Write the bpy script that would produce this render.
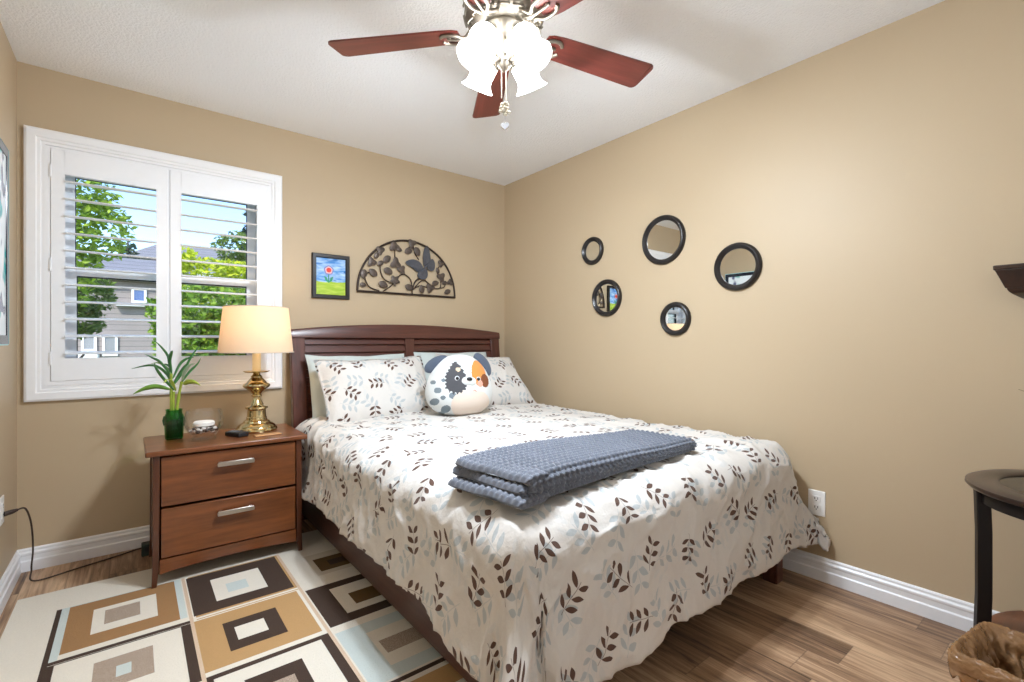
import bpy, bmesh, math, random
from mathutils import Vector, Matrix, noise, Euler

PI = math.pi
R = math.radians
random.seed(7)
scene = bpy.context.scene
for _o in list(bpy.data.objects):
    bpy.data.objects.remove(_o, do_unlink=True)
col = scene.collection

# ------------------------------------------------------------------ camera
CAM = (-2.496, -3.254, 1.10)
cam_d = bpy.data.cameras.new('camera')
cam = bpy.data.objects.new('camera', cam_d)
col.objects.link(cam)
cam.location = CAM
cam.rotation_euler = (R(90), 0, -math.atan(379 / 478.0))
cam_d.sensor_width = 36.0
cam_d.lens = 36.0 * 478.0 / 1024.0
cam_d.shift_y = 1.0 / 1024.0
cam_d.clip_start = 0.02
cam_d.clip_end = 300
scene.camera = cam

# ------------------------------------------------------------------ world, sun, exposure
world = bpy.data.worlds.new('world')
scene.world = world
world.use_nodes = True
_nt = world.node_tree
_bg = _nt.nodes['Background']
_sky = _nt.nodes.new('ShaderNodeTexSky')
_sky.sky_type = 'NISHITA'
_sky.sun_disc = False
_sky.sun_elevation = R(48)
_sky.sun_rotation = R(200)
_sky.air_density = 1.0
_sky.dust_density = 0.7
_sky.ozone_density = 1.5
_hs = _nt.nodes.new('ShaderNodeHueSaturation')
_hs.inputs['Saturation'].default_value = 1.0
_tm = _nt.nodes.new('ShaderNodeMix'); _tm.data_type = 'RGBA'; _tm.blend_type = 'MULTIPLY'
_tm.inputs[0].default_value = 1.0; _tm.inputs[7].default_value = (0.86, 0.90, 1.06, 1)
_nt.links.new(_sky.outputs[0], _tm.inputs[6])
_nt.links.new(_tm.outputs[2], _hs.inputs['Color'])
_nt.links.new(_hs.outputs[0], _bg.inputs[0])
_bg.inputs[1].default_value = 0.30

sun_d = bpy.data.lights.new('sun', 'SUN')
sun_d.energy = 3.6
sun_d.angle = R(0.6)
sun_d.color = (1.0, 0.96, 0.88)
sun = bpy.data.objects.new('sun', sun_d)
col.objects.link(sun)
sun.rotation_euler = (R(48), 0, R(-28))

scene.view_settings.view_transform = 'Standard'
scene.view_settings.look = 'None'
scene.view_settings.gamma = 1.0
scene.view_settings.use_curve_mapping = False
scene.view_settings.exposure = 0.38
scene.cycles.max_bounces = 10
scene.cycles.diffuse_bounces = 6
scene.cycles.transparent_max_bounces = 16
scene.cycles.sample_clamp_indirect = 8
try:
    scene.cycles.use_denoising = True
except Exception:
    pass

FAN_W = 15.5       # watts of each ceiling fan bulb
LAMP_W = 2.3      # watts of the table lamp bulb


# ------------------------------------------------------------------ node expressions
class X:
    """a socket (or number) with arithmetic"""
    def __init__(s, nt, v): s.nt, s.v = nt, v
    def _m(s, op, *a):
        n = s.nt.nodes.new('ShaderNodeMath'); n.operation = op
        for i, q in enumerate((s,) + a):
            q = q.v if isinstance(q, X) else q
            if isinstance(q, (int, float)): n.inputs[i].default_value = q
            else: s.nt.links.new(q, n.inputs[i])
        return X(s.nt, n.outputs[0])
    def __add__(s, b): return s._m('ADD', b)
    def __sub__(s, b): return s._m('SUBTRACT', b)
    def __mul__(s, b): return s._m('MULTIPLY', b)
    def __truediv__(s, b): return s._m('DIVIDE', b)
    def floor(s): return s._m('FLOOR')
    def round(s): return s._m('ROUND')
    def abs(s): return s._m('ABSOLUTE')
    def sin(s): return s._m('SINE')
    def cos(s): return s._m('COSINE')
    def mod(s, b): return s._m('FLOORED_MODULO', b)
    def lt(s, b): return s._m('LESS_THAN', b)
    def gt(s, b): return s._m('GREATER_THAN', b)
    def mx(s, b): return s._m('MAXIMUM', b)
    def mn(s, b): return s._m('MINIMUM', b)


def lin(c):
    """sRGB 0-255 to linear"""
    out = []
    for v in c:
        v = v / 255.0
        out.append(v / 12.92 if v <= 0.04045 else ((v + 0.055) / 1.055) ** 2.4)
    return tuple(out) + (1.0,)


def newmat(name):
    m = bpy.data.materials.new(name); m.use_nodes = True
    nt = m.node_tree
    return m, nt, nt.nodes['Principled BSDF']


def mixc(nt, fac, a, b):
    n = nt.nodes.new('ShaderNodeMix'); n.data_type = 'RGBA'
    if isinstance(fac, X): nt.links.new(fac.v, n.inputs[0])
    elif isinstance(fac, (int, float)): n.inputs[0].default_value = fac
    else: nt.links.new(fac, n.inputs[0])
    for q, i in ((a, 6), (b, 7)):
        if isinstance(q, tuple): n.inputs[i].default_value = q
        else: nt.links.new(q, n.inputs[i])
    return n.outputs[2]


def tex_noise(nt, vec, scale, detail=3.0, rough=0.55):
    n = nt.nodes.new('ShaderNodeTexNoise')
    n.inputs['Scale'].default_value = scale
    n.inputs['Detail'].default_value = detail
    n.inputs['Roughness'].default_value = rough
    if vec is not None: nt.links.new(vec, n.inputs['Vector'])
    return n


def coords(nt, kind='Object', scale=(1, 1, 1), rot=(0, 0, 0)):
    t = nt.nodes.new('ShaderNodeTexCoord')
    mp = nt.nodes.new('ShaderNodeMapping')
    mp.inputs['Scale'].default_value = scale
    mp.inputs['Rotation'].default_value = rot
    nt.links.new(t.outputs[kind], mp.inputs['Vector'])
    return mp.outputs[0]


def bump(nt, b, height, strength=0.2, dist=0.01):
    n = nt.nodes.new('ShaderNodeBump')
    n.inputs['Strength'].default_value = strength
    n.inputs['Distance'].default_value = dist
    nt.links.new(height, n.inputs['Height'])
    nt.links.new(n.outputs[0], b.inputs['Normal'])


def plain(name, c, rough=0.5, metal=0.0, spec=0.5, var=0.06, scale=30.0, bmp=0.0, coat=0.0, sheen=0.0):
    m, nt, b = newmat(name)
    base = lin(c)
    vec = coords(nt)
    n = tex_noise(nt, vec, scale)
    dark = tuple(v * (1 - var) for v in base[:3]) + (1,)
    lite = tuple(min(1, v * (1 + var)) for v in base[:3]) + (1,)
    nt.links.new(mixc(nt, n.outputs[0], dark, lite), b.inputs['Base Color'])
    b.inputs['Roughness'].default_value = rough
    b.inputs['Metallic'].default_value = metal
    b.inputs['Specular IOR Level'].default_value = spec
    b.inputs['Coat Weight'].default_value = coat
    b.inputs['Sheen Weight'].default_value = sheen
    if bmp: bump(nt, b, n.outputs[0], bmp, 0.005)
    return m


def wood(name, c1, c2, axis='x', rough=0.35, scale=6.0, stretch=14.0, coat=0.2, spec=0.5):
    m, nt, b = newmat(name)
    sc = {'x': (1, stretch, stretch), 'y': (stretch, 1, stretch), 'z': (stretch, stretch, 1)}[axis]
    vec = coords(nt, 'Object', sc)
    n1 = tex_noise(nt, vec, scale, 5, 0.65)
    n2 = tex_noise(nt, vec, scale * 0.35, 2, 0.5)
    ramp = nt.nodes.new('ShaderNodeValToRGB')
    ramp.color_ramp.elements[0].position = 0.3
    ramp.color_ramp.elements[1].position = 0.72
    ramp.color_ramp.elements[0].color = lin(c1)
    ramp.color_ramp.elements[1].color = lin(c2)
    mm = X(nt, n1.outputs[0]) * 0.6 + X(nt, n2.outputs[0]) * 0.4
    nt.links.new(mm.v, ramp.inputs[0])
    nt.links.new(ramp.outputs[0], b.inputs['Base Color'])
    b.inputs['Roughness'].default_value = rough
    b.inputs['Coat Weight'].default_value = coat
    b.inputs['Coat Roughness'].default_value = 0.25
    b.inputs['Specular IOR Level'].default_value = spec
    return m


def sprig_mask(nt, u, v, cell, size, seed, jit=0.3):
    """six pointed leaves in three pairs on a short stem, scattered with random turns"""
    row = (v / cell).floor()
    uu = u / cell + row.mod(2.0) * 0.5
    colu = uu.floor()
    cb = nt.nodes.new('ShaderNodeCombineXYZ')
    nt.links.new(colu.v, cb.inputs[0]); nt.links.new(row.v, cb.inputs[1]); cb.inputs[2].default_value = seed
    wn = nt.nodes.new('ShaderNodeTexWhiteNoise'); wn.noise_dimensions = '3D'
    nt.links.new(cb.outputs[0], wn.inputs[0])
    sp = nt.nodes.new('ShaderNodeSeparateColor')
    nt.links.new(wn.outputs['Color'], sp.inputs[0])
    r, g, b = (X(nt, sp.outputs[i]) for i in range(3))
    lu = uu - colu - 0.5 - (r - 0.5) * jit
    lv = v / cell - row - 0.5 - (g - 0.5) * jit
    ang = b * (2 * PI)
    ca, sa = ang.cos(), ang.sin()
    k = cell / size
    x = (lu * ca + lv * sa) * k
    y = (lv * ca - lu * sa) * k
    ya = y.abs()
    idx = ((x - ya * 0.6) / 0.60).round().mx(-1.0).mn(1.0)
    dx = x - idx * 0.60 - 0.22
    dy = ya - 0.36
    c, s = math.cos(R(58)), math.sin(R(58))
    a = dx * c + dy * s
    bb = (dy * c - dx * s).abs()
    an = a / 0.37
    leaf = (bb - (an * an * -1.0 + 1.0) * 0.155).lt(0.0)
    stem = ya.lt(0.022) * x.abs().lt(0.95)
    return leaf.mx(stem * 0.6)


def leaf_fabric(name, white=(212, 207, 201), brown=(92, 68, 58), grey=(164, 174, 179)):
    m, nt, b = newmat(name)
    t = nt.nodes.new('ShaderNodeTexCoord')
    sp = nt.nodes.new('ShaderNodeSeparateXYZ')
    nt.links.new(t.outputs['UV'], sp.inputs[0])
    u, v = X(nt, sp.outputs[0]), X(nt, sp.outputs[1])
    mb = sprig_mask(nt, u, v, 0.172, 0.050, 1.3)
    mg = sprig_mask(nt, u + 0.087, v + 0.04, 0.15, 0.056, 5.7, 0.2)
    mg2 = sprig_mask(nt, u + 0.03, v + 0.11, 0.21, 0.06, 9.1, 0.4)
    c = mixc(nt, mg2 * 0.38, lin(white), lin((198, 200, 200)))
    c = mixc(nt, mg * 0.72, c, lin(grey))
    c = mixc(nt, mb, c, lin(brown))
    nt.links.new(c, b.inputs['Base Color'])
    b.inputs['Roughness'].default_value = 0.85
    b.inputs['Specular IOR Level'].default_value = 0.2
    b.inputs['Sheen Weight'].default_value = 0.15
    n = tex_noise(nt, t.outputs['UV'], 15, 4, 0.55)
    bump(nt, b, n.outputs[0], 0.5, 0.016)
    return m


def glass_thin(name, tint=(1, 1, 1, 1), refl=0.08, rough=0.0):
    """thin pane: mostly clear, a little mirror"""
    m = bpy.data.materials.new(name); m.use_nodes = True
    nt = m.node_tree; nt.nodes.clear()
    out = nt.nodes.new('ShaderNodeOutputMaterial')
    tr = nt.nodes.new('ShaderNodeBsdfTransparent'); tr.inputs[0].default_value = tint
    gl = nt.nodes.new('ShaderNodeBsdfGlossy'); gl.inputs['Roughness'].default_value = rough
    lw = nt.nodes.new('ShaderNodeLayerWeight'); lw.inputs[0].default_value = 0.18
    f = X(nt, lw.outputs['Fresnel']) * (0.35 if 'bowl' in name else 0.75) + refl * 0.3
    mx = nt.nodes.new('ShaderNodeMixShader')
    nt.links.new(f.v, mx.inputs[0]); nt.links.new(tr.outputs[0], mx.inputs[1]); nt.links.new(gl.outputs[0], mx.inputs[2])
    nt.links.new(mx.outputs[0], out.inputs[0])
    return m


def lampshade(name, c, emis=0.0, ecol=(1, 1, 1), transl=0.5, rough=0.6):
    m = bpy.data.materials.new(name); m.use_nodes = True
    nt = m.node_tree; nt.nodes.clear()
    out = nt.nodes.new('ShaderNodeOutputMaterial')
    n = tex_noise(nt, coords(nt), 60)
    b4 = lin(c)
    cc = mixc(nt, n.outputs[0], tuple(v * .95 for v in b4[:3]) + (1,), b4)
    d = nt.nodes.new('ShaderNodeBsdfDiffuse'); nt.links.new(cc, d.inputs[0])
    t = nt.nodes.new('ShaderNodeBsdfTranslucent'); nt.links.new(cc, t.inputs[0])
    mx = nt.nodes.new('ShaderNodeMixShader'); mx.inputs[0].default_value = transl
    nt.links.new(d.outputs[0], mx.inputs[1]); nt.links.new(t.outputs[0], mx.inputs[2])
    res = mx.outputs[0]
    if emis:
        e = nt.nodes.new('ShaderNodeEmission'); e.inputs[0].default_value = tuple(ecol) + (1,)
        e.inputs[1].default_value = emis
        ad = nt.nodes.new('ShaderNodeAddShader')
        nt.links.new(res, ad.inputs[0]); nt.links.new(e.outputs[0], ad.inputs[1]); res = ad.outputs[0]
    nt.links.new(res, out.inputs[0])
    return m


def foliage_mat(name, c1, c2, c3=None):
    m, nt, b = newmat(name)
    g = nt.nodes.new('ShaderNodeNewGeometry')
    ramp = nt.nodes.new('ShaderNodeValToRGB')
    ramp.color_ramp.elements[0].color = lin(c1)
    ramp.color_ramp.elements[1].color = lin(c2)
    if c3:
        e = ramp.color_ramp.elements.new(0.5); e.color = lin(c3)
    nt.links.new(g.outputs['Random Per Island'], ramp.inputs[0])
    nt.links.new(ramp.outputs[0], b.inputs['Base Color'])
    b.inputs['Roughness'].default_value = 0.6
    t = nt.nodes.new('ShaderNodeBsdfTranslucent')
    nt.links.new(ramp.outputs[0], t.inputs[0])
    mx = nt.nodes.new('ShaderNodeMixShader'); mx.inputs[0].default_value = 0.35
    out = nt.nodes['Material Output']
    nt.links.new(b.outputs[0], mx.inputs[1]); nt.links.new(t.outputs[0], mx.inputs[2])
    nt.links.new(mx.outputs[0], out.inputs[0])
    return m


# ------------------------------------------------------------------ mesh builder
WORLD = {}          # world origin of each root or part


class MB:
    def __init__(s): s.v, s.f, s.m, s.uv = [], [], [], None

    def add(s, vs, fs, mi=0):
        o = len(s.v); s.v += [tuple(p) for p in vs]
        for f in fs:
            s.f.append(tuple(i + o for i in f)); s.m.append(mi)
        return s

    def box(s, x0, x1, y0, y1, z0, z1, mi=0, M=None):
        vs = [(x, y, z) for x in (x0, x1) for y in (y0, y1) for z in (z0, z1)]
        if M is not None: vs = [M @ Vector(p) for p in vs]
        return s.add(vs, [(0, 1, 3, 2), (4, 6, 7, 5), (0, 4, 5, 1), (2, 3, 7, 6), (0, 2, 6, 4), (1, 5, 7, 3)], mi)

    def grid(s, fn, nu, nv, cu=False, cv=False, mi=0):
        """fn(i, j) -> point; nu x nv points"""
        vs = [fn(i, j) for i in range(nu) for j in range(nv)]
        fs = []
        for i in range(nu if cu else nu - 1):
            for j in range(nv if cv else nv - 1):
                a, b = i, (i + 1) % nu; c, d = j, (j + 1) % nv
                fs.append((a * nv + c, b * nv + c, b * nv + d, a * nv + d))
        return s.add(vs, fs, mi)

    def lathe(s, prof, n=32, c=(0, 0, 0), M=None, mi=0, cap0=False, cap1=False, rad=None):
        vs = []
        for r, z in prof:
            for k in range(n):
                a = 2 * PI * k / n
                rr = r * (rad(a, z) if rad else 1)
                p = Vector((rr * math.cos(a), rr * math.sin(a), z))
                if M is not None: p = M @ p
                vs.append(p + Vector(c))
        fs = [(i * n + k, i * n + (k + 1) % n, (i + 1) * n + (k + 1) % n, (i + 1) * n + k) for i in range(len(prof) - 1) for k in range(n)]
        if cap0: fs.append(tuple(range(n))[::-1])
        if cap1: fs.append(tuple((len(prof) - 1) * n + k for k in range(n)))
        return s.add(vs, fs, mi)

    def tube(s, pts, r=0.01, n=8, closed=False, mi=0, flat=None):
        pts = [Vector(p) for p in pts]; N = len(pts)
        rs = r if isinstance(r, (list, tuple)) else [r] * N
        vs = []; prev = None
        for i, p in enumerate(pts):
            a = pts[(i - 1) % N] if (closed or i > 0) else p
            b = pts[(i + 1) % N] if (closed or i < N - 1) else p
            t = (b - a)
            t = t.normalized() if t.length > 1e-9 else Vector((0, 0, 1))
            if prev is None:
                up = Vector((0, 0, 1)) if abs(t.z) < 0.9 else Vector((1, 0, 0))
                nn = (up - t * up.dot(t)).normalized()
            else:
                nn = prev - t * prev.dot(t)
                nn = nn.normalized() if nn.length > 1e-6 else prev
            prev = nn; bb = t.cross(nn)
            for k in range(n):
                q = 2 * PI * k / n
                vs.append(p + (nn * math.cos(q) + bb * math.sin(q) * (flat or 1)) * rs[i])
        fs = []
        for i in range(N if closed else N - 1):
            i2 = (i + 1) % N
            fs += [(i * n + k, i * n + (k + 1) % n, i2 * n + (k + 1) % n, i2 * n + k) for k in range(n)]
        if not closed:
            fs.append(tuple(range(n))[::-1]); fs.append(tuple((N - 1) * n + k for k in range(n)))
        return s.add(vs, fs, mi)

    def prism(s, poly, fn, w0, w1, mi=0):
        """2D outline swept from w0 to w1; fn(u, v, w) -> point"""
        n = len(poly)
        vs = [fn(u, v, w0) for u, v in poly] + [fn(u, v, w1) for u, v in poly]
        fs = [tuple(range(n))[::-1], tuple(range(n, 2 * n))]
        fs += [(k, (k + 1) % n, n + (k + 1) % n, n + k) for k in range(n)]
        return s.add(vs, fs, mi)

    def ball(s, c, r, n=12, m=8, sc=(1, 1, 1), mi=0, M=None):
        def fn(i, j):
            th = PI * j / (m - 1); a = 2 * PI * i / n
            p = Vector((sc[0] * r * math.sin(th) * math.cos(a), sc[1] * r * math.sin(th) * math.sin(a), sc[2] * r * math.cos(th)))
            if M is not None: p = M @ p
            return p + Vector(c)
        return s.grid(fn, n, m, cu=True, mi=mi)

    def build(s, name, mats, parent=None, bevel=0.0, smooth=True, ang=40, seg=2, solid=0.0, weld=True):
        me = bpy.data.meshes.new(name)
        o = WORLD.get(parent.name, Vector()) if parent else Vector()
        me.from_pydata([tuple(Vector(p) - o) for p in s.v], [], s.f)
        mats = mats if isinstance(mats, (list, tuple)) else [mats]
        for m in mats: me.materials.append(m)
        me.polygons.foreach_set('material_index', s.m)
        if s.uv:
            ul = me.uv_layers.new(name='UVMap')
            for l in me.loops: ul.data[l.index].uv = s.uv[l.vertex_index]
        bm = bmesh.new(); bm.from_mesh(me)
        if weld: bmesh.ops.remove_doubles(bm, verts=bm.verts, dist=1e-6)
        bmesh.ops.recalc_face_normals(bm, faces=bm.faces)
        bm.to_mesh(me); bm.free()
        if smooth:
            me.polygons.foreach_set('use_smooth', [True] * len(me.polygons))
            me.set_sharp_from_angle(angle=R(ang))
        ob = bpy.data.objects.new(name, me)
        col.objects.link(ob)
        if parent: ob.parent = parent
        WORLD[ob.name] = o
        if bevel:
            b = ob.modifiers.new('bevel', 'BEVEL'); b.width = bevel; b.segments = seg
            b.limit_method = 'ANGLE'; b.angle_limit = R(35)
        if solid:
            b = ob.modifiers.new('solid', 'SOLIDIFY'); b.thickness = solid; b.offset = -1
        return ob


def tag(o, label, cat, group=None, kind=None):
    o['label'] = label; o['category'] = cat
    if group: o['group'] = group
    if kind: o['kind'] = kind
    return o


def thing(name, label, cat, loc, group=None):
    o = bpy.data.objects.new(name, None); col.objects.link(o)
    o.location = loc; o.empty_display_size = 0.05
    WORLD[o.name] = Vector(loc)
    return tag(o, label, cat, group)


def struct(o, label=None):
    o['kind'] = 'structure'
    if label: o['label'] = label
    return o


def smooth01(a, b, x):
    t = max(0.0, min(1.0, (x - a) / (b - a)))
    return t * t * (3 - 2 * t)


def spline(pts, n=8):
    """Catmull-Rom through points"""
    pts = [Vector(p) for p in pts]; out = []
    P = [pts[0]] + pts + [pts[-1]]
    for i in range(len(pts) - 1):
        a, b, c, d = P[i:i + 4]
        for k in range(n):
            t = k / n
            out.append(0.5 * ((2 * b) + (c - a) * t + (2 * a - 5 * b + 4 * c - d) * t * t + (3 * b - a - 3 * c + d) * t ** 3))
    out.append(pts[-1]); return out


def axis_to(d):
    """rotation taking +z to d"""
    return Vector((0, 0, 1)).rotation_difference(Vector(d).normalized()).to_matrix()


# ------------------------------------------------------------------ materials
def wall_mat():
    m, nt, b = newmat('tan wall paint')
    vec = coords(nt)
    n = tex_noise(nt, vec, 1.2, 2)
    nt.links.new(mixc(nt, n.outputs[0], lin((187, 167, 138)), lin((191, 171, 142))), b.inputs['Base Color'])
    b.inputs['Roughness'].default_value = 0.5
    b.inputs['Specular IOR Level'].default_value = 0.35
    n2 = tex_noise(nt, vec, 160, 2)
    bump(nt, b, n2.outputs[0], 0.08, 0.002)
    return m


def ceiling_mat():
    m, nt, b = newmat('textured white ceiling')
    vec = coords(nt)
    n = tex_noise(nt, vec, 95, 3, 0.6)
    b.inputs['Base Color'].default_value = lin((243, 244, 246))
    b.inputs['Roughness'].default_value = 0.9
    b.inputs['Specular IOR Level'].default_value = 0.1
    bump(nt, b, n.outputs[0], 0.5, 0.012)
    return m


def floor_mat():
    m, nt, b = newmat('brown vinyl planks')
    t = nt.nodes.new('ShaderNodeTexCoord')
    sp = nt.nodes.new('ShaderNodeSeparateXYZ'); nt.links.new(t.outputs['Object'], sp.inputs[0])
    x, y = X(nt, sp.outputs[0]), X(nt, sp.outputs[1])
    pw, pl = 0.152, 1.22
    row = (x / pw).floor()
    cb = nt.nodes.new('ShaderNodeCombineXYZ'); nt.links.new(row.v, cb.inputs[0])
    wn = nt.nodes.new('ShaderNodeTexWhiteNoise'); wn.noise_dimensions = '3D'; nt.links.new(cb.outputs[0], wn.inputs[0])
    yy = y / pl + X(nt, wn.outputs['Value'])
    cy = yy.floor()
    cb2 = nt.nodes.new('ShaderNodeCombineXYZ'); nt.links.new(row.v, cb2.inputs[0]); nt.links.new(cy.v, cb2.inputs[1])
    wn2 = nt.nodes.new('ShaderNodeTexWhiteNoise'); wn2.noise_dimensions = '3D'; nt.links.new(cb2.outputs[0], wn2.inputs[0])
    rnd = X(nt, wn2.outputs['Value'])
    # grain runs along y, shifted for each plank
    gx = x * 26.0
    gy = y * 1.6 + rnd * 37.0
    cb3 = nt.nodes.new('ShaderNodeCombineXYZ'); nt.links.new(gx.v, cb3.inputs[0]); nt.links.new(gy.v, cb3.inputs[1]); nt.links.new((rnd * 11).v, cb3.inputs[2])
    n1 = tex_noise(nt, cb3.outputs[0], 1.6, 6, 0.68)
    n1.inputs['Distortion'].default_value = 0.9
    cb4 = nt.nodes.new('ShaderNodeCombineXYZ'); nt.links.new((x * 5.0).v, cb4.inputs[0]); nt.links.new((y * 1.0 + rnd * 13.0).v, cb4.inputs[1])
    n2 = tex_noise(nt, cb4.outputs[0], 1.5, 3, 0.6)
    f = X(nt, n1.outputs[0]) * 0.62 + X(nt, n2.outputs[0]) * 0.28 + rnd * 0.16
    ramp = nt.nodes.new('ShaderNodeValToRGB')
    els = ramp.color_ramp.elements
    els[0].position = 0.36; els[0].color = lin((76, 54, 40))
    els[1].position = 0.68; els[1].color = lin((208, 174, 140))
    e = els.new(0.52); e.color = lin((154, 121, 93))
    nt.links.new(f.v, ramp.inputs[0])
    fx = (x / pw - row - 0.5).abs(); fy = (yy - cy - 0.5).abs()
    seam = fx.gt(0.487).mx(fy.gt(0.4985))
    nt.links.new(mixc(nt, seam * 0.35, ramp.outputs[0], lin((60, 45, 36))), b.inputs['Base Color'])
    b.inputs['Roughness'].default_value = 0.42
    b.inputs['Specular IOR Level'].default_value = 0.4
    bump(nt, b, n1.outputs[0], 0.15, 0.003)
    return m


M_BOUNCEWALL = plain('white bounce paint', (236, 234, 230), 0.6, var=0.02)  # white, not tan, so the unseen front wall bounces light onto the bed
M_WALL = wall_mat(); M_CEIL = ceiling_mat(); M_FLOOR = floor_mat()
M_TRIM = plain('white trim paint', (240, 240, 242), 0.35, var=0.02)
M_SHUT = plain('white shutter paint', (242, 243, 246), 0.4, var=0.02)
M_VINYL = plain('white vinyl window', (240, 242, 246), 0.4, var=0.02)
M_GASKET = plain('black window gasket', (40, 42, 44), 0.6)
M_PANE = glass_thin('window pane', (0.97, 0.99, 0.98, 1), 0.05)
M_BEDWOOD = wood('dark cherry bed wood', (58, 28, 22), (98, 52, 40), 'x', 0.32, 5, 16, 0.35)
M_BEDWOODZ = wood('dark cherry upright wood', (58, 28, 22), (100, 54, 42), 'z', 0.32, 5, 16, 0.35)
M_BEDWOODY = wood('dark cherry rail wood', (64, 38, 32), (96, 62, 52), 'y', 0.38, 5, 16, 0.25)
M_NS = wood('nightstand cherry wood', (80, 42, 20), (142, 82, 42), 'x', 0.3, 4, 11, 0.35)
M_NSZ = wood('nightstand leg wood', (66, 33, 18), (104, 56, 32), 'z', 0.3, 4, 11, 0.35)
M_NSDARK = plain('nightstand shadow gap', (40, 22, 14), 0.7)
M_NICKEL = plain('brushed nickel', (196, 190, 182), 0.32, 1.0, var=0.05, scale=60)
M_FANMET = plain('antique pewter', (150, 143, 133), 0.48, 1.0, var=0.18, scale=40)
M_BRASS = plain('polished brass', (204, 184, 138), 0.12, 1.0, var=0.1, scale=25)
M_BLADE = wood('rosewood blade', (84, 30, 26), (128, 56, 46), 'x', 0.35, 4, 12, 0.3)
M_ESP = wood('espresso wood', (30, 18, 14), (58, 36, 28), 'x', 0.28, 5, 14, 0.4)
M_ESPZ = wood('espresso leg wood', (14, 9, 8), (26, 17, 14), 'z', 0.5, 5, 14, 0.0, 0.3)
M_SHELFWOOD = wood('reddish shelf wood', (92, 44, 24), (134, 70, 40), 'x', 0.28, 4, 10, 0.4)
M_BLACK = plain('black frame', (30, 25, 24), 0.35)
M_BLKPL = plain('black plastic', (32, 34, 38), 0.4)
M_IRON = plain('bronzed iron', (58, 46, 40), 0.5, 0.5, var=0.25)
M_IRONLEAF = plain('verdigris bronze leaf', (90, 79, 72), 0.45, 0.5, var=0.4, scale=60)
M_IRONBLUE = plain('bluish bronze wing', (86, 88, 96), 0.45, 0.5, var=0.35, scale=60)
M_DUVET = leaf_fabric('leaf sprig cotton')
M_SHAM = leaf_fabric('leaf sprig sham cotton')
M_SHEET = plain('pale sage pillowcase', (198, 206, 203), 0.9, var=0.04, scale=14, bmp=0.3, spec=0.2)
M_MATT = plain('mattress ticking', (222, 222, 218), 0.9, var=0.03)
M_MIRROR = plain('mirror glass', (235, 238, 238), 0.01, 1.0, var=0.0)
M_PLATE = plain('white outlet plastic', (236, 234, 230), 0.4, var=0.02)
M_SLOT = plain('outlet slot', (60, 56, 52), 0.6)
M_CORD = plain('brown cord', (58, 42, 34), 0.5)


def knit_mat():
    m, nt, b = newmat('slate chenille knit')
    vec = coords(nt)
    n = tex_noise(nt, vec, 9, 2)
    n2 = tex_noise(nt, vec, 220, 2)
    c = mixc(nt, n.outputs[0], lin((66, 69, 78)), lin((96, 100, 112)))
    c = mixc(nt, X(nt, n2.outputs[0]) * 0.5, c, lin((136, 142, 154)))
    nt.links.new(c, b.inputs['Base Color'])
    b.inputs['Roughness'].default_value = 0.8
    b.inputs['Sheen Weight'].default_value = 0.35
    b.inputs['Sheen Roughness'].default_value = 0.4
    return m


M_KNIT = knit_mat()

# ================================================================== SETTING
XL, XR, YB, YF, H = -2.93, 0.0, 0.0, -3.75, 2.44
WT = 0.16
# window opening in the back wall
WX0, WX1, WZ0, WZ1 = -2.835, -1.835, 0.885, 2.062

struct(MB().box(XL - WT, XR + WT, YF - WT, YB + WT, -0.12, 0.0).build('floor', M_FLOOR, smooth=False))
struct(MB().box(XL - WT, XR + WT, YF - WT, YB + WT, H, H + 0.12).build('ceiling', M_CEIL, smooth=False))
w = MB()
w.box(XL - WT, WX0, YB, YB + WT, 0, H)
w.box(WX1, XR + WT, YB, YB + WT, 0, H)
w.box(WX0, WX1, YB, YB + WT, 0, WZ0)
w.box(WX0, WX1, YB, YB + WT, WZ1, H)
struct(w.build('wall_back', M_WALL, smooth=False))
struct(MB().box(XL - WT, XL, YF, YB, 0, H).build('wall_left', M_WALL, smooth=False))
struct(MB().box(XR, XR + WT, YF, YB, 0, H).build('wall_right', M_WALL, smooth=False))
struct(MB().box(XL - WT, XR + WT, YF - WT, YF, 0, H).build('wall_front', M_BOUNCEWALL, smooth=False))

# baseboards: profile (depth, height) swept along the wall
BBP = [(0, 0), (0.017, 0), (0.017, 0.048), (0.0125, 0.054), (0.0125, 0.074), (0.015, 0.078), (0.015, 0.086), (0.009, 0.093), (0.009, 0.102), (0.005, 0.108), (0, 0.108)]


def baseboard(name, fn, a, b):
    struct(MB().prism(BBP, fn, a, b).build(name, M_TRIM, smooth=False))


baseboard('baseboard_back', lambda d, z, t: (t, YB - d, z), XL, XR)
baseboard('baseboard_right', lambda d, z, t: (XR - d, t, z), YF, YB - 0.017)
baseboard('baseboard_left', lambda d, z, t: (XL + d, t, z), YF, YB - 0.017)
baseboard('baseboard_front', lambda d, z, t: (t, YF + d, z), XL + 0.017, XR - 0.017)

# window: casing with a stepped profile, sill return, vinyl frame, sashes, panes
CP = [(0, 0), (0, 0.020), (0.010, 0.026), (0.040, 0.026), (0.046, 0.020), (0.056, 0.020), (0.060, 0.014), (0.072, 0.014), (0.076, 0.004), (0.076, 0)]


def frame_sweep(mb, x0, x1, z0, z1, prof, ysign=-1, y=0.0, mi=0):
    """mitred rectangular frame: profile (inward from the outer edge, thickness)"""
    cs = [((x0, z0), (1, 1)), ((x1, z0), (-1, 1)), ((x1, z1), (-1, -1)), ((x0, z1), (1, -1))]
    vs = []; n = len(prof)
    for (cx, cz), (sx, sz) in cs:
        for d, t in prof: vs.append((cx + sx * d, y + ysign * t, cz + sz * d))
    fs = []
    for c in range(4):
        c2 = (c + 1) % 4
        for k in range(n):
            fs.append((c * n + k, c2 * n + k, c2 * n + (k + 1) % n, c * n + (k + 1) % n))
    mb.add(vs, fs, mi)


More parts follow.
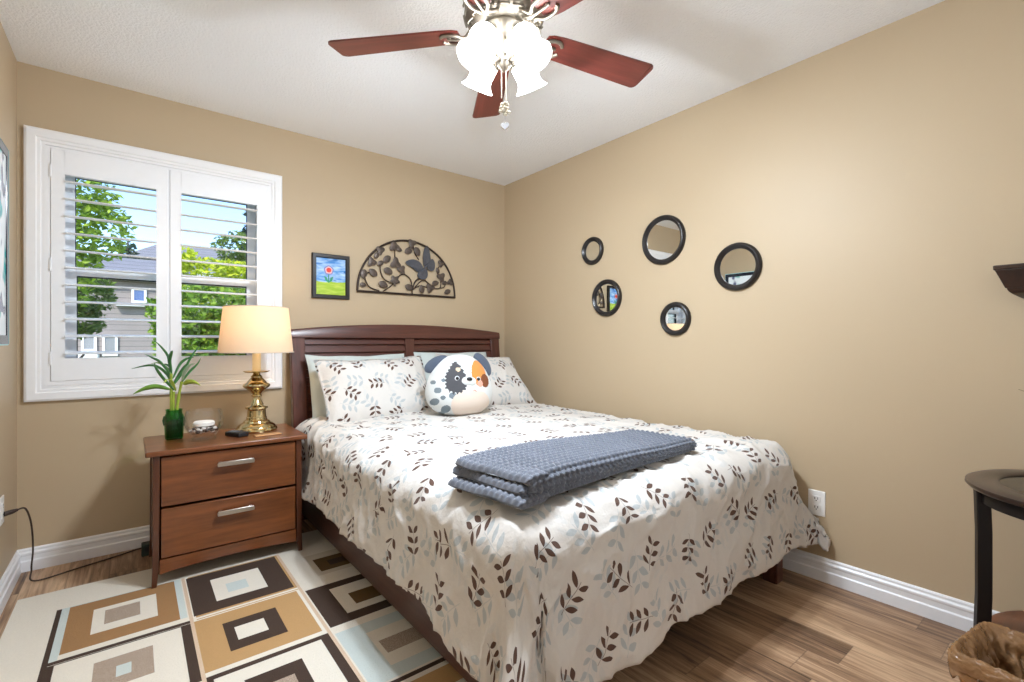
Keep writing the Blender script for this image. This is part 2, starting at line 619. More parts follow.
def rect_frame(mb, x0, x1, z0, z1, wl, wr, wb, wt, y0, y1, mi=0):
    mb.box(x0, x0 + wl, y0, y1, z0, z1, mi); mb.box(x1 - wr, x1, y0, y1, z0, z1, mi)
    mb.box(x0 + wl, x1 - wr, y0, y1, z0, z0 + wb, mi); mb.box(x0 + wl, x1 - wr, y0, y1, z1 - wt, z1, mi)


cz = MB(); frame_sweep(cz, -2.905, -1.765, 0.812, 2.137, CP)
win = struct(cz.build('window_1', M_TRIM, smooth=False))
jb = MB(); rect_frame(jb, WX0, WX1, WZ0, WZ1, 0.012, 0.012, 0.012, 0.012, 0.0, 0.15)
struct(jb.build('window_jamb', M_TRIM, win, smooth=False))
vf = MB(); rect_frame(vf, WX0 + 0.012, WX1 - 0.012, WZ0 + 0.012, WZ1 - 0.012, 0.045, 0.045, 0.05, 0.045, 0.075, 0.15)
struct(vf.build('window_frame', M_VINYL, win, bevel=0.003))
ZM = 1.470
lo = MB(); rect_frame(lo, WX0 + 0.058, WX1 - 0.058, WZ0 + 0.062, ZM + 0.014, 0.05, 0.05, 0.055, 0.042, 0.08, 0.108)
struct(lo.build('window_sash', M_VINYL, win, bevel=0.003))
up = MB(); rect_frame(up, WX0 + 0.058, WX1 - 0.058, ZM - 0.03, WZ1 - 0.058, 0.042, 0.042, 0.04, 0.042, 0.112, 0.14)
struct(up.build('window_sash', M_VINYL, win, bevel=0.003))
gk = MB()
rect_frame(gk, WX0 + 0.107, WX1 - 0.107, WZ0 + 0.116, ZM - 0.027, 0.007, 0.007, 0.007, 0.007, 0.084, 0.1)
rect_frame(gk, WX0 + 0.099, WX1 - 0.099, ZM + 0.009, WZ1 - 0.099, 0.007, 0.007, 0.007, 0.007, 0.116, 0.13)
struct(gk.build('window_gasket', M_GASKET, win, smooth=False))
struct(MB().box(WX0 + 0.105, WX1 - 0.105, 0.091, 0.095, WZ0 + 0.11, ZM - 0.02).build('window_pane', M_PANE, win, smooth=False))
struct(MB().box(WX0 + 0.097, WX1 - 0.097, 0.121, 0.125, ZM + 0.005, WZ1 - 0.095).build('window_pane', M_PANE, win, smooth=False))


# white hanging strip that closes the gap round the shutters
ft = MB(); rect_frame(ft, WX0 + 0.001, WX1 - 0.001, WZ0 + 0.001, WZ1 - 0.001, 0.0205, 0.0165, 0.0215, 0.0125, -0.016, 0.010)
struct(ft.build('trim_2', M_SHUT, smooth=False), 'white hanging strip round the shutters')

# plantation shutters, louvers open
def shutter(x0, x1, label, hinge_side):
    z0, z1 = 0.908, 2.048
    r = thing('plantation_shutter', label, 'window shutter', ((x0 + x1) / 2, -0.006, z0), 'plantation shutters on the window')
    f = MB(); rect_frame(f, x0, x1, z0, z1, 0.05, 0.05, 0.112, 0.118, -0.02, 0.008)
    f.build('shutter_frame', M_SHUT, r, bevel=0.002)
    l = MB(); n = 11; xa, xb = x0 + 0.052, x1 - 0.052
    for k in range(n):
        z = 1.0455 + k * 0.0853
        prof = []
        for q in range(16):
            a = 2 * PI * q / 16
            prof.append((0.040 * math.cos(a), 0.0058 * math.sin(a)))
        ti = R(7)
        l.prism(prof, lambda u, v, w, z=z: (w, -0.004 + u * math.cos(ti) - v * math.sin(ti), z + u * math.sin(ti) + v * math.cos(ti)), xa, xb)
    l.build('louver_slats', M_SHUT, r, ang=60)
    hx = x0 if hinge_side < 0 else x1
    for z in (1.02, 1.48, 1.94):
        MB().box(hx - 0.004, hx + 0.004, -0.024, -0.018, z - 0.032, z + 0.032).build('hinge', M_SHUT, r, bevel=0.001)
    return r


shutter(-2.812, -2.345, 'white plantation shutter on the window half with the tall green tree behind', -1)
shutter(-2.336, -1.853, 'white plantation shutter on the window half partly behind the lamp shade', 1)
struct(MB().box(-2.3445, -2.3365, -0.012, -0.002, 0.908, 2.048).build('trim_1', M_SHUT, smooth=False), 'white strip between the shutters')

# ================================================================== BED
bed = thing('bed', 'dark cherry wooden bed with arched slatted headboard', 'bed', (-0.92, -1.2, 0.0))
BX0, BX1 = -1.728, -0.110


def hb_y(z):
    """front face of the curved headboard"""
    return -0.115 + 0.074 * smooth01(0.45, 1.2, z) ** 1.2


def strip_profile(z0, z1, th, n=14):
    f = [(hb_y(z0 + (z1 - z0) * i / n) - th / 2, z0 + (z1 - z0) * i / n) for i in range(n + 1)]
    b = [(y + th, z) for y, z in reversed(f)]
    return f + b


hb = MB().box(BX0 + 0.05, BX1 - 0.05, -0.095, -0.075, 0.30, 0.62).build('headboard', M_BEDWOOD, bed, bevel=0.003)
for x0, x1 in ((BX0, BX0 + 0.085), (BX1 - 0.085, BX1)):
    MB().prism(strip_profile(0.0, 1.137, 0.055), lambda u, v, w: (w, u, v), x0, x1).build('post', M_BEDWOODZ, hb, bevel=0.004)
t = MB(); n = 40
rail_fr = []
for i in range(n + 1):
    f = i / n; x = BX0 - 0.004 + (BX1 - BX0 + 0.008) * f
    zt = 1.178 + 0.047 * (1 - (2 * f - 1) ** 2)
    ring = [(x, hb_y(1.135) - 0.036, 1.126), (x, hb_y(1.18) - 0.034, zt - 0.012), (x, hb_y(1.2) - 0.026, zt), (x, hb_y(1.2) + 0.030, zt), (x, hb_y(1.2) + 0.034, zt - 0.01), (x, hb_y(1.135) + 0.03, 1.126)]
    rail_fr.append(ring)
t.grid(lambda i, j: rail_fr[i][j], n + 1, 6, cv=True)
t.f += [tuple(range(6))[::-1], tuple(n * 6 + k for k in range(6))]; t.m += [0, 0]
t.build('top_rail', M_BEDWOOD, hb, bevel=0.003)
MB().prism(strip_profile(0.6, 1.137, 0.05), lambda u, v, w: (w, u, v), -0.955, -0.885).build('center_stile', M_BEDWOODZ, hb, bevel=0.003)
for x0, x1 in ((BX0 + 0.085, -0.955), (-0.885, BX1 - 0.085)):
    s = MB()
    for k in range(10):
        zb = 0.618 + k * 0.0518
        # each slat leans: lower edge forward
        vs = []
        for x in (x0, x1):
            vs += [(x, hb_y(zb) - 0.022, zb), (x, hb_y(zb + 0.05) - 0.006, zb + 0.050), (x, hb_y(zb + 0.05) + 0.012, zb + 0.050), (x, hb_y(zb) + 0.010, zb)]
        s.add(vs, [(0, 1, 2, 3), (7, 6, 5, 4), (0, 4, 5, 1), (1, 5, 6, 2), (2, 6, 7, 3), (3, 7, 4, 0)])
    s.build('slat_panel', M_BEDWOOD, hb, bevel=0.002)
for x0, x1 in ((-1.685, -1.655), (-0.185, -0.155)):
    MB().box(x0, x1, -2.27, -0.10, 0.045, 0.365).build('side_rail', M_BEDWOODY, bed, bevel=0.004)
MB().box(-1.66, -0.18, -2.297, -2.262, 0.15, 0.40).build('footboard', M_BEDWOOD, bed, bevel=0.004)
for x0 in (-1.69, -0.215):
    MB().prism([(0, 0), (0.065, 0), (0.065, 0.065), (0, 0.065)], lambda u, v, w, x0=x0: (x0 + u, -2.305 + v, w), 0.0, 0.41).build('leg', M_BEDWOODZ, bed, bevel=0.005)
sl = MB()
for k in range(9): sl.box(-1.655, -0.185, -2.2 + k * 0.24, -2.12 + k * 0.24, 0.285, 0.305)
sl.build('slat_base', M_BEDWOOD, bed, smooth=False)

# mattress
mt = MB().box(-1.645, -0.195, -2.245, -0.165, 0.306, 0.575).build('mattress', M_MATT, bevel=0.05, seg=5)
tag(mt, 'white mattress under the leaf patterned duvet', 'mattress')

# ------------------------------------------------------------------ duvet
DXL, DXR, DYF, DYH = -1.64, -0.165, -2.225, -0.22
SL, SR, SF = 0.412, 0.40, 0.515
DR = 0.105


def duvet_pt(p, q):
    cx = max(DXL, min(DXR, p)); cy = max(DYF, min(DYH, q))
    dx, dy = p - cx, q - cy
    s = math.hypot(dx, dy)
    # crown and lazy lumps on top
    fx = (cx - DXL) / (DXR - DXL); fy = (cy - DYF) / (DYH - DYF)
    ztop = 0.622 + 0.030 * (4 * fx * (1 - fx)) ** 0.6 * min(1, 4 * fy) + 0.012 * fy
    nz = noise.noise(Vector((p * 2.1, q * 2.1, 3.0))) * 0.012 + noise.noise(Vector((p * 5.5, q * 5.0, 8.0))) * 0.006
    # fine creases, stronger near the edges
    w1 = 1 - abs(noise.noise(Vector((p * 7 + q * 3.0, q * 6 - p * 2, 1.7))))
    cre = (w1 ** 5) * 0.018
    if s < 1e-6:
        edge = min(cx - DXL, DXR - cx, cy - DYF, 1)
        k = 0.35 + 0.65 * (1 - smooth01(0.0, 0.35, edge))
        return (cx, cy, ztop + nz + cre * k)
    nx, ny = dx / s, dy / s
    side = SL if nx < 0 else SR
    corner = abs(nx * ny) * 2          # 0 on a side, 1 on the diagonal
    e = min(side / max(abs(nx), 1e-6), SF / max(abs(ny), 1e-6))
    lim = 0.60 if nx < 0 else 0.53
    s = s / e * min(e, lim + 0.0 * corner)
    # ragged hem: lengths wander a little
    tper = (cx + cy * 1.0)
    s *= 1 + 0.055 * noise.noise(Vector((cx * 3.1, cy * 3.1, 20.0))) + (0.06 * (fx - 0.4) * -1 if ny < -0.7 else 0)
    if nx < -0.3: s *= 1 + 0.16 * smooth01(0.22, 0.0, fy)
    a = min(s / DR, PI / 2 * 0.97)
    out = DR * math.sin(a); dz = DR * (1 - math.cos(a))
    rest = max(0.0, s - DR * PI / 2 * 0.97)
    dz += rest * 0.985
    hang = smooth01(0.03, 0.36, rest)
    out += 0.045 * smooth01(0, 0.4, rest)
    # hanging folds along the edge
    ph = math.atan2(ny, nx)
    tt = cx * 1.0 - cy * 1.0 + ph * 0.12
    fold = 0.5 * math.sin(tt * 9.0 + 1.1 + 2.2 * noise.noise(Vector((tt * 1.6, 0, 4)))) + 0.5 * math.sin(tt * 17.0 + 0.4 + 2.5 * noise.noise(Vector((tt * 2.2, 3, 4))))
    amp = 0.011 * hang
    cf = 0.0
    if corner > 0:
        cf = corner * hang * (0.055 * math.cos((ph + PI * 0.75 if nx < 0 else ph + PI * 0.25) * 7.0) + (0.03 if nx < 0 else 0.05))
    diag = noise.noise(Vector((p * 3.2 + q * 3.2, (p - q) * 4.5, 12.0)))
    rid = (1 - abs(noise.noise(Vector((p * 4.0 + q * 5.0, (p - q) * 6, 2.0))))) ** 4
    rid2 = (1 - abs(noise.noise(Vector((p * 9.0 + q * 10.0, (p - q) * 15, 6.0))))) ** 4
    out += amp * fold + cf + (0.012 * diag + 0.015 * rid + 0.006 * rid2 + 0.010 * nz / 0.012) * smooth01(0.0, 0.25, s)
    x, y, z = cx + nx * out, cy + ny * out, ztop + nz * (1 - hang) + cre * (1 - hang) - dz
    if nx > 0:
        lim_x = -0.022
        if x > lim_x:
            ex = x - lim_x
            x = lim_x - 0.004 * math.sin(q * 9)
            if ny < -0.05: y -= ex * 0.6
    return (x, y, max(z, 0.03))


def build_duvet():
    NP, NQ = 236, 246
    p0, p1 = DXL - SL, DXR + SR; q0, q1 = DYF - SF, DYH
    mb = MB(); uv = []
    pts = []
    for i in range(NP):
        p = p0 + (p1 - p0) * i / (NP - 1)
        for j in range(NQ):
            q = q0 + (q1 - q0) * j / (NQ - 1)
            pts.append(duvet_pt(p, q)); uv.append((p, q))
    mb.grid(lambda i, j: pts[i * NQ + j], NP, NQ)
    mb.uv = uv
    o = mb.build('duvet', M_DUVET, ang=180, weld=False, solid=0.016)
    tag(o, 'white duvet with brown and grey leaf sprigs spread over the bed', 'duvet')


build_duvet()


# ------------------------------------------------------------------ pillows
def pillow(name, mat, label, w, h, t, loc, tilt, yaw=0.0, roll=0.0, flange=0.0, seed=0, cat='pillow', group=None, slump=0.0):
    """w wide, h high, t thick; local z is up the pillow, -y its front face"""
    NU, NV = 61, 45
    M = Matrix.Translation(Vector(loc)) @ Euler((tilt, roll, yaw)).to_matrix().to_4x4()
    mb = MB(); uv = []

    def face(sgn):
        def fn(i, j):
            u = -1 + 2 * i / (NU - 1); v = -1 + 2 * j / (NV - 1)
            hx = (w / 2) * u * (1 - 0.05 * (1 - v * v) * abs(u) ** 3 * 1.0)
            hz = (h / 2) * v * (1 - 0.07 * (1 - u * u) * abs(v) ** 3)
            if u > 0: hx -= slump * w * u * ((v + 1) / 2) ** 1.3
            if u > 0.4: hz -= slump * 0.25 * h * ((u - 0.4) / 0.6) ** 2 * (v + 1) / 2
            uu = min(1, abs(u) / (1 - flange)) ; vv = min(1, abs(v) / (1 - flange * w / h))
            prof = max(0.0, (1 - uu ** 2.6)) ** 0.55 * max(0.0, (1 - vv ** 2.6)) ** 0.55
            y = sgn * (t / 2) * prof
            edge = 1 - prof
            wr = noise.noise(Vector((hx * 7 + seed, hz * 7, 1.0 + sgn))) * 0.012
            cr = (1 - abs(noise.noise(Vector((hx * 9 + seed, hz * 5, 7.0 + sgn))))) ** 4 * 0.010
            y += sgn * (wr + cr) * smooth01(0, 0.4, prof) + 0.008 * edge * math.sin(hx * 22 + hz * 17 + seed)
            return M @ Vector((hx, y, hz))
        return fn
    for sgn in (-1, 1):
        mb.grid(face(sgn), NU, NV)
        for i in range(NU):
            for j in range(NV):
                uv.append((seed * 0.37 + sgn * 2.0 + w * i / (NU - 1), seed * 0.21 + h * j / (NV - 1)))
    mb.uv = uv
    o = mb.build(name, mat, ang=180, weld=False)
    tag(o, label, cat, group)
    return o


pillow('pillow', M_SHEET, 'pale sage pillow behind the sham next to the nightstand', 0.68, 0.44, 0.13, (-1.325, -0.205, 0.812), R(-18), R(2), R(0), 0, 3, group='pale pillows behind the shams')
pillow('pillow', M_SHEET, 'pale sage pillow behind the plush dog in the corner', 0.68, 0.44, 0.13, (-0.585, -0.212, 0.822), R(-18), R(-1), R(0), 0, 5, group='pale pillows behind the shams', slump=0.08)
pillow('pillow_sham', M_SHAM, 'leaf print pillow sham nearest the nightstand', 0.74, 0.46, 0.17, (-1.285, -0.405, 0.800), R(-28), R(2), R(-1), 0.05, 1, group='leaf print shams on the bed', slump=0.03)
pillow('pillow_sham', M_SHAM, 'leaf print pillow sham leaning in the corner behind the plush', 0.72, 0.48, 0.17, (-0.475, -0.425, 0.812), R(-38), R(-10), R(2), 0.05, 2, group='leaf print shams on the bed', slump=0.17)


# ------------------------------------------------------------------ plush dog
def plush():
    W, D, HH = 0.172, 0.135, 0.172
    r = thing('plush_dog', 'round white plush dog cushion with grey and orange eye patches', 'plush toy', (0, 0, 0))
    mats = [plain('white plush', (218, 221, 220), 0.95, var=0.03, bmp=0.4, scale=120, sheen=0.3), plain('charcoal plush', (78, 78, 82), 0.95, var=0.06, scale=120, sheen=0.2),
            plain('orange plush', (220, 142, 66), 0.95, var=0.06, scale=120, sheen=0.2), plain('cream belly plush', (228, 212, 198), 0.95, var=0.03, scale=120, sheen=0.2),
            plain('slate spot plush', (122, 134, 142), 0.95, var=0.05, scale=120), plain('brown plush', (128, 74, 44), 0.95, var=0.05, scale=120),
            plain('pink cheek plush', (232, 168, 148), 0.95), plain('tan brow plush', (226, 200, 170), 0.95)]

    def surf(a, th):
        # a: angle round z with -pi/2 facing front (-y); th from top
        zz = math.cos(th)
        rr = math.sin(th)
        wide = 1.0 + 0.15 * -zz
        sq = abs(rr) ** 0.82
        x = W * wide * sq * math.cos(a); y = D * wide * sq * math.sin(a)
        z = HH * zz * (1.0 if zz > 0 else 0.84)
        return Vector((x, y, z))
    NU, NV = 260, 170
    spots = [(-0.125, -0.02, .017), (-0.135, -0.075, .02), (-0.10, -0.055, .012), (-0.055, -0.045, .018), (-0.08, -0.11, .022), (-0.095, -0.135, .016), (-0.145, 0.02, .012), (-0.15, -0.11, .012), (-0.03, -0.09, .008), (-0.10, 0.03, .01), (-0.12, -0.145, .014), (-.065, -.155, .012)]
    mb = MB()
    pts = [surf(2 * PI * i / NU, PI * j / (NV - 1)) for i in range(NU) for j in range(NV)]
    mb.grid(lambda i, j: pts[i * NV + j], NU, NV, cu=True)
    for k, f in enumerate(mb.f):
        c = sum((Vector(mb.v[i]) for i in f), Vector()) / 4
        m = 0
        if c.y < 0.02:
            x, z = c.x, c.z
            jag = 0.008 * math.sin(z * 260) + 0.006 * math.sin(x * 210)
            # belly
            if ((x - 0.045) / 0.105) ** 2 + ((z + 0.085) / 0.075) ** 2 < 1 and z < -0.02: m = 3
            # charcoal patch on one eye, pointed at the top
            jg = 0.004 * math.sin(z * 330 + x * 90)
            wl = 0.050 * min(1.0, max(0.0, (0.130 - z) / 0.075)) ** 0.75 * min(1.0, max(0.0, (z + 0.035 + 0.006 * math.sin(x * 330)) / 0.03)) ** 0.5
            if -0.04 < z < 0.13 and wl > 0.004 and abs(x + 0.040) < wl + jg: m = 1
            # orange patch on the other eye
            if ((x - 0.082) / 0.042) ** 2 + ((z - 0.075) / 0.068) ** 2 < 1 + jag * 4 and x > 0.047 - (z - 0.02) * 0.12: m = 2
            if ((x - 0.115) / 0.026) ** 2 + ((z - 0.035) / 0.035) ** 2 < 1: m = 5
            if ((x - 0.085) / 0.016) ** 2 + ((z - 0.018) / 0.018) ** 2 < 1: m = 6
            if ((x + 0.028) / 0.012) ** 2 + ((z - 0.085) / 0.011) ** 2 < 1: m = 7
        if m == 0:
            for sx, sz, sr in spots:
                if c.y < 0.06 and ((c.x - sx) / sr) ** 2 + ((c.z - sz) / (sr * .85)) ** 2 < 1: m = 4
        mb.m[k] = m
    mb.build('body', mats, r, ang=180, weld=False)

    def front(x, z):
        # point on the front surface at (x, z)
        lo_, hi_ = -PI, 0.0
        best = min(pts, key=lambda p: (p.x - x) ** 2 + (p.z - z) ** 2 + (10 if p.y > 0 else 0))
        return best
    mz = MB(); c = front(0.022, 0.03)
    mz.ball(c + Vector((-0.012, 0.004, -0.004)), 0.027, 14, 10, (1.0, 0.6, 0.85)); mz.ball(c + Vector((0.012, 0.004, -0.004)), 0.027, 14, 10, (1.0, 0.6, 0.85))
    mz.build('muzzle', mats[0], r, ang=180)
    blk = plain('plush black', (24, 22, 24), 0.4)
    MB().ball(c + Vector((0.0, -0.014, 0.007)), 0.0135, 12, 8, (1.1, 0.5, 0.7)).build('nose', blk, r, ang=180)
    for ex in (-0.035, 0.075):
        c = front(ex, 0.04)
        e = MB(); e.ball(c, 0.0125, 14, 10, (1, 0.35, 1), mi=1); e.ball(c + Vector((0, -0.003, 0)), 0.0085, 14, 10, (1, 0.35, 1), mi=0)
        e.build('eye', [blk, plain('eye ring white', (220, 220, 224), 0.6)], r, ang=180)
    c = front(0.055, -0.018)
    MB().tube([c + Vector((-0.010, 0, -0.004)), c + Vector((0, -0.001, 0.002)), c + Vector((0.010, 0, -0.004))], 0.0022, 6).build('mouth', mats[6], r)
    slate = plain('slate ear plush', (78, 88, 104), 0.95, var=0.06, scale=120, sheen=0.3)
    for sx, ang_, cz_ in ((-1, 58, 0.118), (1, -35, 0.125)):
        M = Euler((0, R(ang_), 0)).to_matrix()
        MB().ball(Vector((sx * 0.122, 0.0, cz_)), 0.070, 20, 14, (0.52, 0.36, 1.0), M=M).build('ear', slate, r, ang=180)
    r.scale = (1.18, 1.12, 1.19)
    r.location = (-0.928, -0.755, 0.655 + 0.164)
    r.rotation_euler = (R(-8), R(3), R(-21))


plush()


# ------------------------------------------------------------------ knitted blanket
def blanket():
    r = thing('knit_blanket', 'folded slate blue chunky knit blanket at the foot of the bed', 'blanket', (0, 0, 0))
    p, q = 0.0265, 0.0245

    def section(y0, y1, z0, z1, rad, step):
        """rounded rectangle: (y, z, normal y, normal z), counter-clockwise from the back top"""
        pts_ = []
        def line(a, b, n_):
            L = math.hypot(b[0] - a[0], b[1] - a[1]); k_ = max(1, int(L / step))
            for i in range(k_): pts_.append((a[0] + (b[0] - a[0]) * i / k_, a[1] + (b[1] - a[1]) * i / k_, n_[0], n_[1]))
        def arc_(c, a0):
            k_ = max(3, int(rad * PI / 2 / step))
            for i in range(k_):
                a = a0 + (PI / 2) * i / k_
                pts_.append((c[0] + rad * math.cos(a), c[1] + rad * math.sin(a), math.cos(a), math.sin(a)))
        line((y1 - rad, z1), (y0 + rad, z1), (0, 1)); arc_((y0 + rad, z1 - rad), PI / 2)
        line((y0, z1 - rad), (y0, z0 + rad), (-1, 0)); arc_((y0 + rad, z0 + rad), PI)
        line((y0 + rad, z0), (y1 - rad, z0), (0, -1)); arc_((y1 - rad, z0 + rad), 1.5 * PI)
        line((y1, z0 + rad), (y1, z1 - rad), (1, 0)); arc_((y1 - rad, z1 - rad), 0)
        return pts_

    def layer(mb, x0, x1, y0, y1, z0, z1, rad, seed, amp=0.011, taper=0.0):
        per = section(y0, y1, z0, z1, rad, 0.0042)
        arc = [0.0]
        for a, b in zip(per, per[1:]): arc.append(arc[-1] + math.hypot(b[0] - a[0], b[1] - a[1]))
        NX = int((x1 - x0) / 0.0042); NS = len(per); vs = []
        zm = (z0 + z1) / 2
        for i in range(NX + 1):
            x = x0 + (x1 - x0) * i / NX
            colk = math.floor((x - x0) / p)
            lu = (x - x0) / p - colk
            su = abs(math.sin(PI * lu)) ** 0.55
            e = min(1.0, min(i, NX - i) / 5.0)
            close = 0.35 + 0.65 * math.sin(e * PI / 2)
            tp = 1 - taper * smooth01(0.1, 1.0, (x - x0) / (x1 - x0))
            for j, (y, z, ny, nz) in enumerate(per):
                # V shaped stitches: two slanting halves in each column
                vv = arc[j] / q + 0.55 * abs(lu - 0.5) * 2 + 0.5 * (colk % 2) * 0.0
                sv = abs(math.sin(PI * vv)) ** 0.7
                mid = 1 - 0.35 * math.exp(-((lu - 0.5) / 0.09) ** 2)
                d = amp * (su * (0.22 + 0.78 * sv) * mid - 0.6)
                if nz < -0.5: d = 0
                wob = 0.007 * noise.noise(Vector((x * 3 + seed, y * 5, seed)))
                zz = z0 + (zm - z0 + (z - zm) * close) * tp
                ex = 0.014 * noise.noise(Vector((y * 10, z0 * 90, seed))) * smooth01(0.3, 0, x - x0)
                vs.append((x + ex, y + ny * d + 0.012 * math.sin(x * 3 + seed), zz + nz * d + wob * (1 if z > zm else 0.2)))
        mb.add(vs, [(i * NS + j, (i + 1) * NS + j, (i + 1) * NS + (j + 1) % NS, i * NS + (j + 1) % NS) for i in range(NX) for j in range(NS)])
        mb.add([vs[j] for j in range(NS)], [tuple(range(NS))])
        o = NX * NS
        mb.add([vs[o + j] for j in range(NS)], [tuple(range(NS))])
    # the folded bulk, its long front fold rounded
    mb = MB(); layer(mb, -0.50, 0.515, -0.175, 0.155, 0.0, 0.088, 0.034, 2.1, 0.0235, 0.38)
    mb.build('folded_bulk', M_KNIT, r, ang=180, weld=False)
    # the three ruffled layer ends showing at the near end
    for k, (x0, y0, y1, z0, z1) in enumerate(((-0.545, -0.165, 0.150, 0.0, 0.032), (-0.522, -0.160, 0.148, 0.029, 0.060), (-0.512, -0.165, 0.150, 0.057, 0.090))):
        mb = MB(); layer(mb, x0, -0.42, y0, y1, z0, z1, 0.0145, k * 3.3 + 1, 0.0145)
        mb.build('layer_end', M_KNIT, r, ang=180, weld=False)
    r.location = (-1.165, -2.035, 0.640)
    r.rotation_euler = (0, R(0.3), R(6.5))


blanket()

# ================================================================== NIGHTSTAND
ns = thing('nightstand', 'cherry wood nightstand with two drawers and bar handles', 'nightstand', (-2.118, -0.41, 0.010))
NX0, NX1, NY0, NY1, NT = -2.428, -1.806, -0.618, -0.19, 0.617
top = MB().box(NX0 - 0.027, NX1 + 0.024, NY0 - 0.018, NY1 + 0.01, NT - 0.024, NT)
top.build('top', M_NS, ns, bevel=0.006, seg=3)
bd = MB()
bd.box(NX0 + 0.006, NX0 + 0.024, NY0 + 0.02, NY1 - 0.01, 0.06, NT - 0.024)
bd.box(NX1 - 0.024, NX1 - 0.006, NY0 + 0.02, NY1 - 0.01, 0.06, NT - 0.024)
bd.box(NX0 + 0.02, NX1 - 0.02, NY1 - 0.016, NY1 - 0.004, 0.06, NT - 0.024)
bd.box(NX0 + 0.02, NX1 - 0.02, NY0 + 0.022, NY1 - 0.01, 0.10, 0.115)
bd.build('body', M_NSZ, ns, bevel=0.002)
for x0, lean in ((NX0, -0.008), (NX1 - 0.026, 0.008)):
    for y0 in (NY0, NY1 - 0.03):
        vs = []
        for z, dx, wd in ((0.010, lean, 0.019), (0.10, lean * 0.3, 0.024), (NT - 0.024, 0, 0.026)):
            xc = x0 + 0.013 + dx
            vs += [(xc - wd / 2, y0 + (0.03 - wd) / 2, z), (xc + wd / 2, y0 + (0.03 - wd) / 2, z), (xc + wd / 2, y0 + (0.03 + wd) / 2, z), (xc - wd / 2, y0 + (0.03 + wd) / 2, z)]
        fs = [(0, 3, 2, 1), (8, 9, 10, 11)]
        for a in (0, 4): fs += [(a + k, a + (k + 1) % 4, a + 4 + (k + 1) % 4, a + 4 + k) for k in range(4)]
        MB().add(vs, fs).build('leg', M_NSZ, ns, bevel=0.002)
# apron with a shallow arch
ap = []
for i in range(21):
    f = i / 20; ap.append((NX0 + 0.025 + (NX1 - NX0 - 0.05) * f, 0.062 + 0.014 * math.sin(PI * f) ** 0.7))
ap += [(NX1 - 0.025, 0.128), (NX0 + 0.025, 0.128)]
MB().prism(ap, lambda u, v, w: (u, w, v), NY0 + 0.008, NY0 + 0.024).build('apron', M_NS, ns, bevel=0.002)
for z0, z1 in ((0.134, 0.352), (0.364, 0.584)):
    d = MB().box(NX0 + 0.03, NX1 - 0.03, NY0 + 0.002, NY0 + 0.022, z0, z1)
    d.box(NX0 + 0.04, NX1 - 0.04, NY0 + 0.022, NY1 - 0.04, z0 + 0.02, z1 - 0.04)
    db = d.build('drawer', M_NS, ns, bevel=0.003)
    zc = z0 + (z1 - z0) * 0.73
    h = MB()
    xh = -2.108
    h.prism([(-0.076, 0), (0.076, 0), (0.078, 0.012), (0.074, 0.022), (-0.074, 0.022), (-0.078, 0.012)], lambda u, v, w: (xh + u, w, zc - 0.011 + v), NY0 - 0.030, NY0 - 0.020)
    h.box(xh - 0.070, xh - 0.056, NY0 - 0.022, NY0 + 0.003, zc - 0.008, zc + 0.008)
    h.box(xh + 0.056, xh + 0.070, NY0 - 0.022, NY0 + 0.003, zc - 0.008, zc + 0.008)
    h.build('handle', M_NICKEL, db, bevel=0.002)

# ------------------------------------------------------------------ table lamp
LX, LY = -1.966, -0.335
lp = thing('table_lamp', 'brass candlestick table lamp with lit cream drum shade', 'lamp', (LX, LY, NT))
prof = [(0.0, 0.0), (0.100, 0.0), (0.103, 0.008), (0.100, 0.018), (0.094, 0.022), (0.090, 0.030), (0.078, 0.040), (0.066, 0.046), (0.062, 0.054), (0.052, 0.060), (0.050, 0.066), (0.050, 0.074), (0.047, 0.078), (0.045, 0.112), (0.047, 0.116), (0.055, 0.121), (0.055, 0.131), (0.047, 0.135), (0.036, 0.140), (0.028, 0.155), (0.020, 0.172), (0.018, 0.182), (0.026, 0.188), (0.026, 0.194), (0.022, 0.198), (0.030, 0.210), (0.048, 0.226), (0.064, 0.238), (0.068, 0.246), (0.064, 0.254), (0.050, 0.262), (0.046, 0.268), (0.036, 0.280), (0.027, 0.290), (0.029, 0.296), (0.021, 0.302), (0.016, 0.312), (0.022, 0.316), (0.058, 0.318), (0.066, 0.324), (0.064, 0.326), (0.02, 0.324), (0.0, 0.324)]
MB().lathe([(r_, z_ + NT) for r_, z_ in prof], 48, (LX, LY, 0)).build('base', M_BRASS, lp, ang=28)
MB().lathe([(0.0, NT + 0.323), (0.021, NT + 0.323), (0.021, NT + 0.43), (0.015, NT + 0.433), (0.0, NT + 0.433)], 24, (LX, LY, 0)).build('candle_sleeve', plain('ivory sleeve', (246, 230, 188), 0.5), lp)
MB().lathe([(0.0, NT + 0.43), (0.014, NT + 0.432), (0.016, NT + 0.47), (0.0, NT + 0.475)], 16, (LX, LY, 0)).build('socket', M_BRASS, lp)
bulb_prof = [(0.0, 1.095), (0.012, 1.095), (0.016, 1.11), (0.030, 1.14), (0.031, 1.16), (0.022, 1.182), (0.0, 1.19)]
MB().lathe(bulb_prof, 20, (LX, LY, 0)).build('bulb', lampshade('lamp bulb glow', (255, 240, 210), 6.0, (1.0, 0.78, 0.5), 0.9), lp)
sh = MB()
SH0, SH1 = 1.044, 1.288
sp_ = [(0.185, SH0), (0.183, SH0 + 0.003), (0.159, SH1 - 0.002), (0.157, SH1)]
sh.lathe(sp_, 64, (LX, LY, 0))
shade = sh.build('lamp_shade', lampshade('cream linen shade', (240, 224, 202), 0.0, transl=0.5), lp, solid=0.002)
M_BIND = plain('cream binding', (206, 192, 172), 0.8)
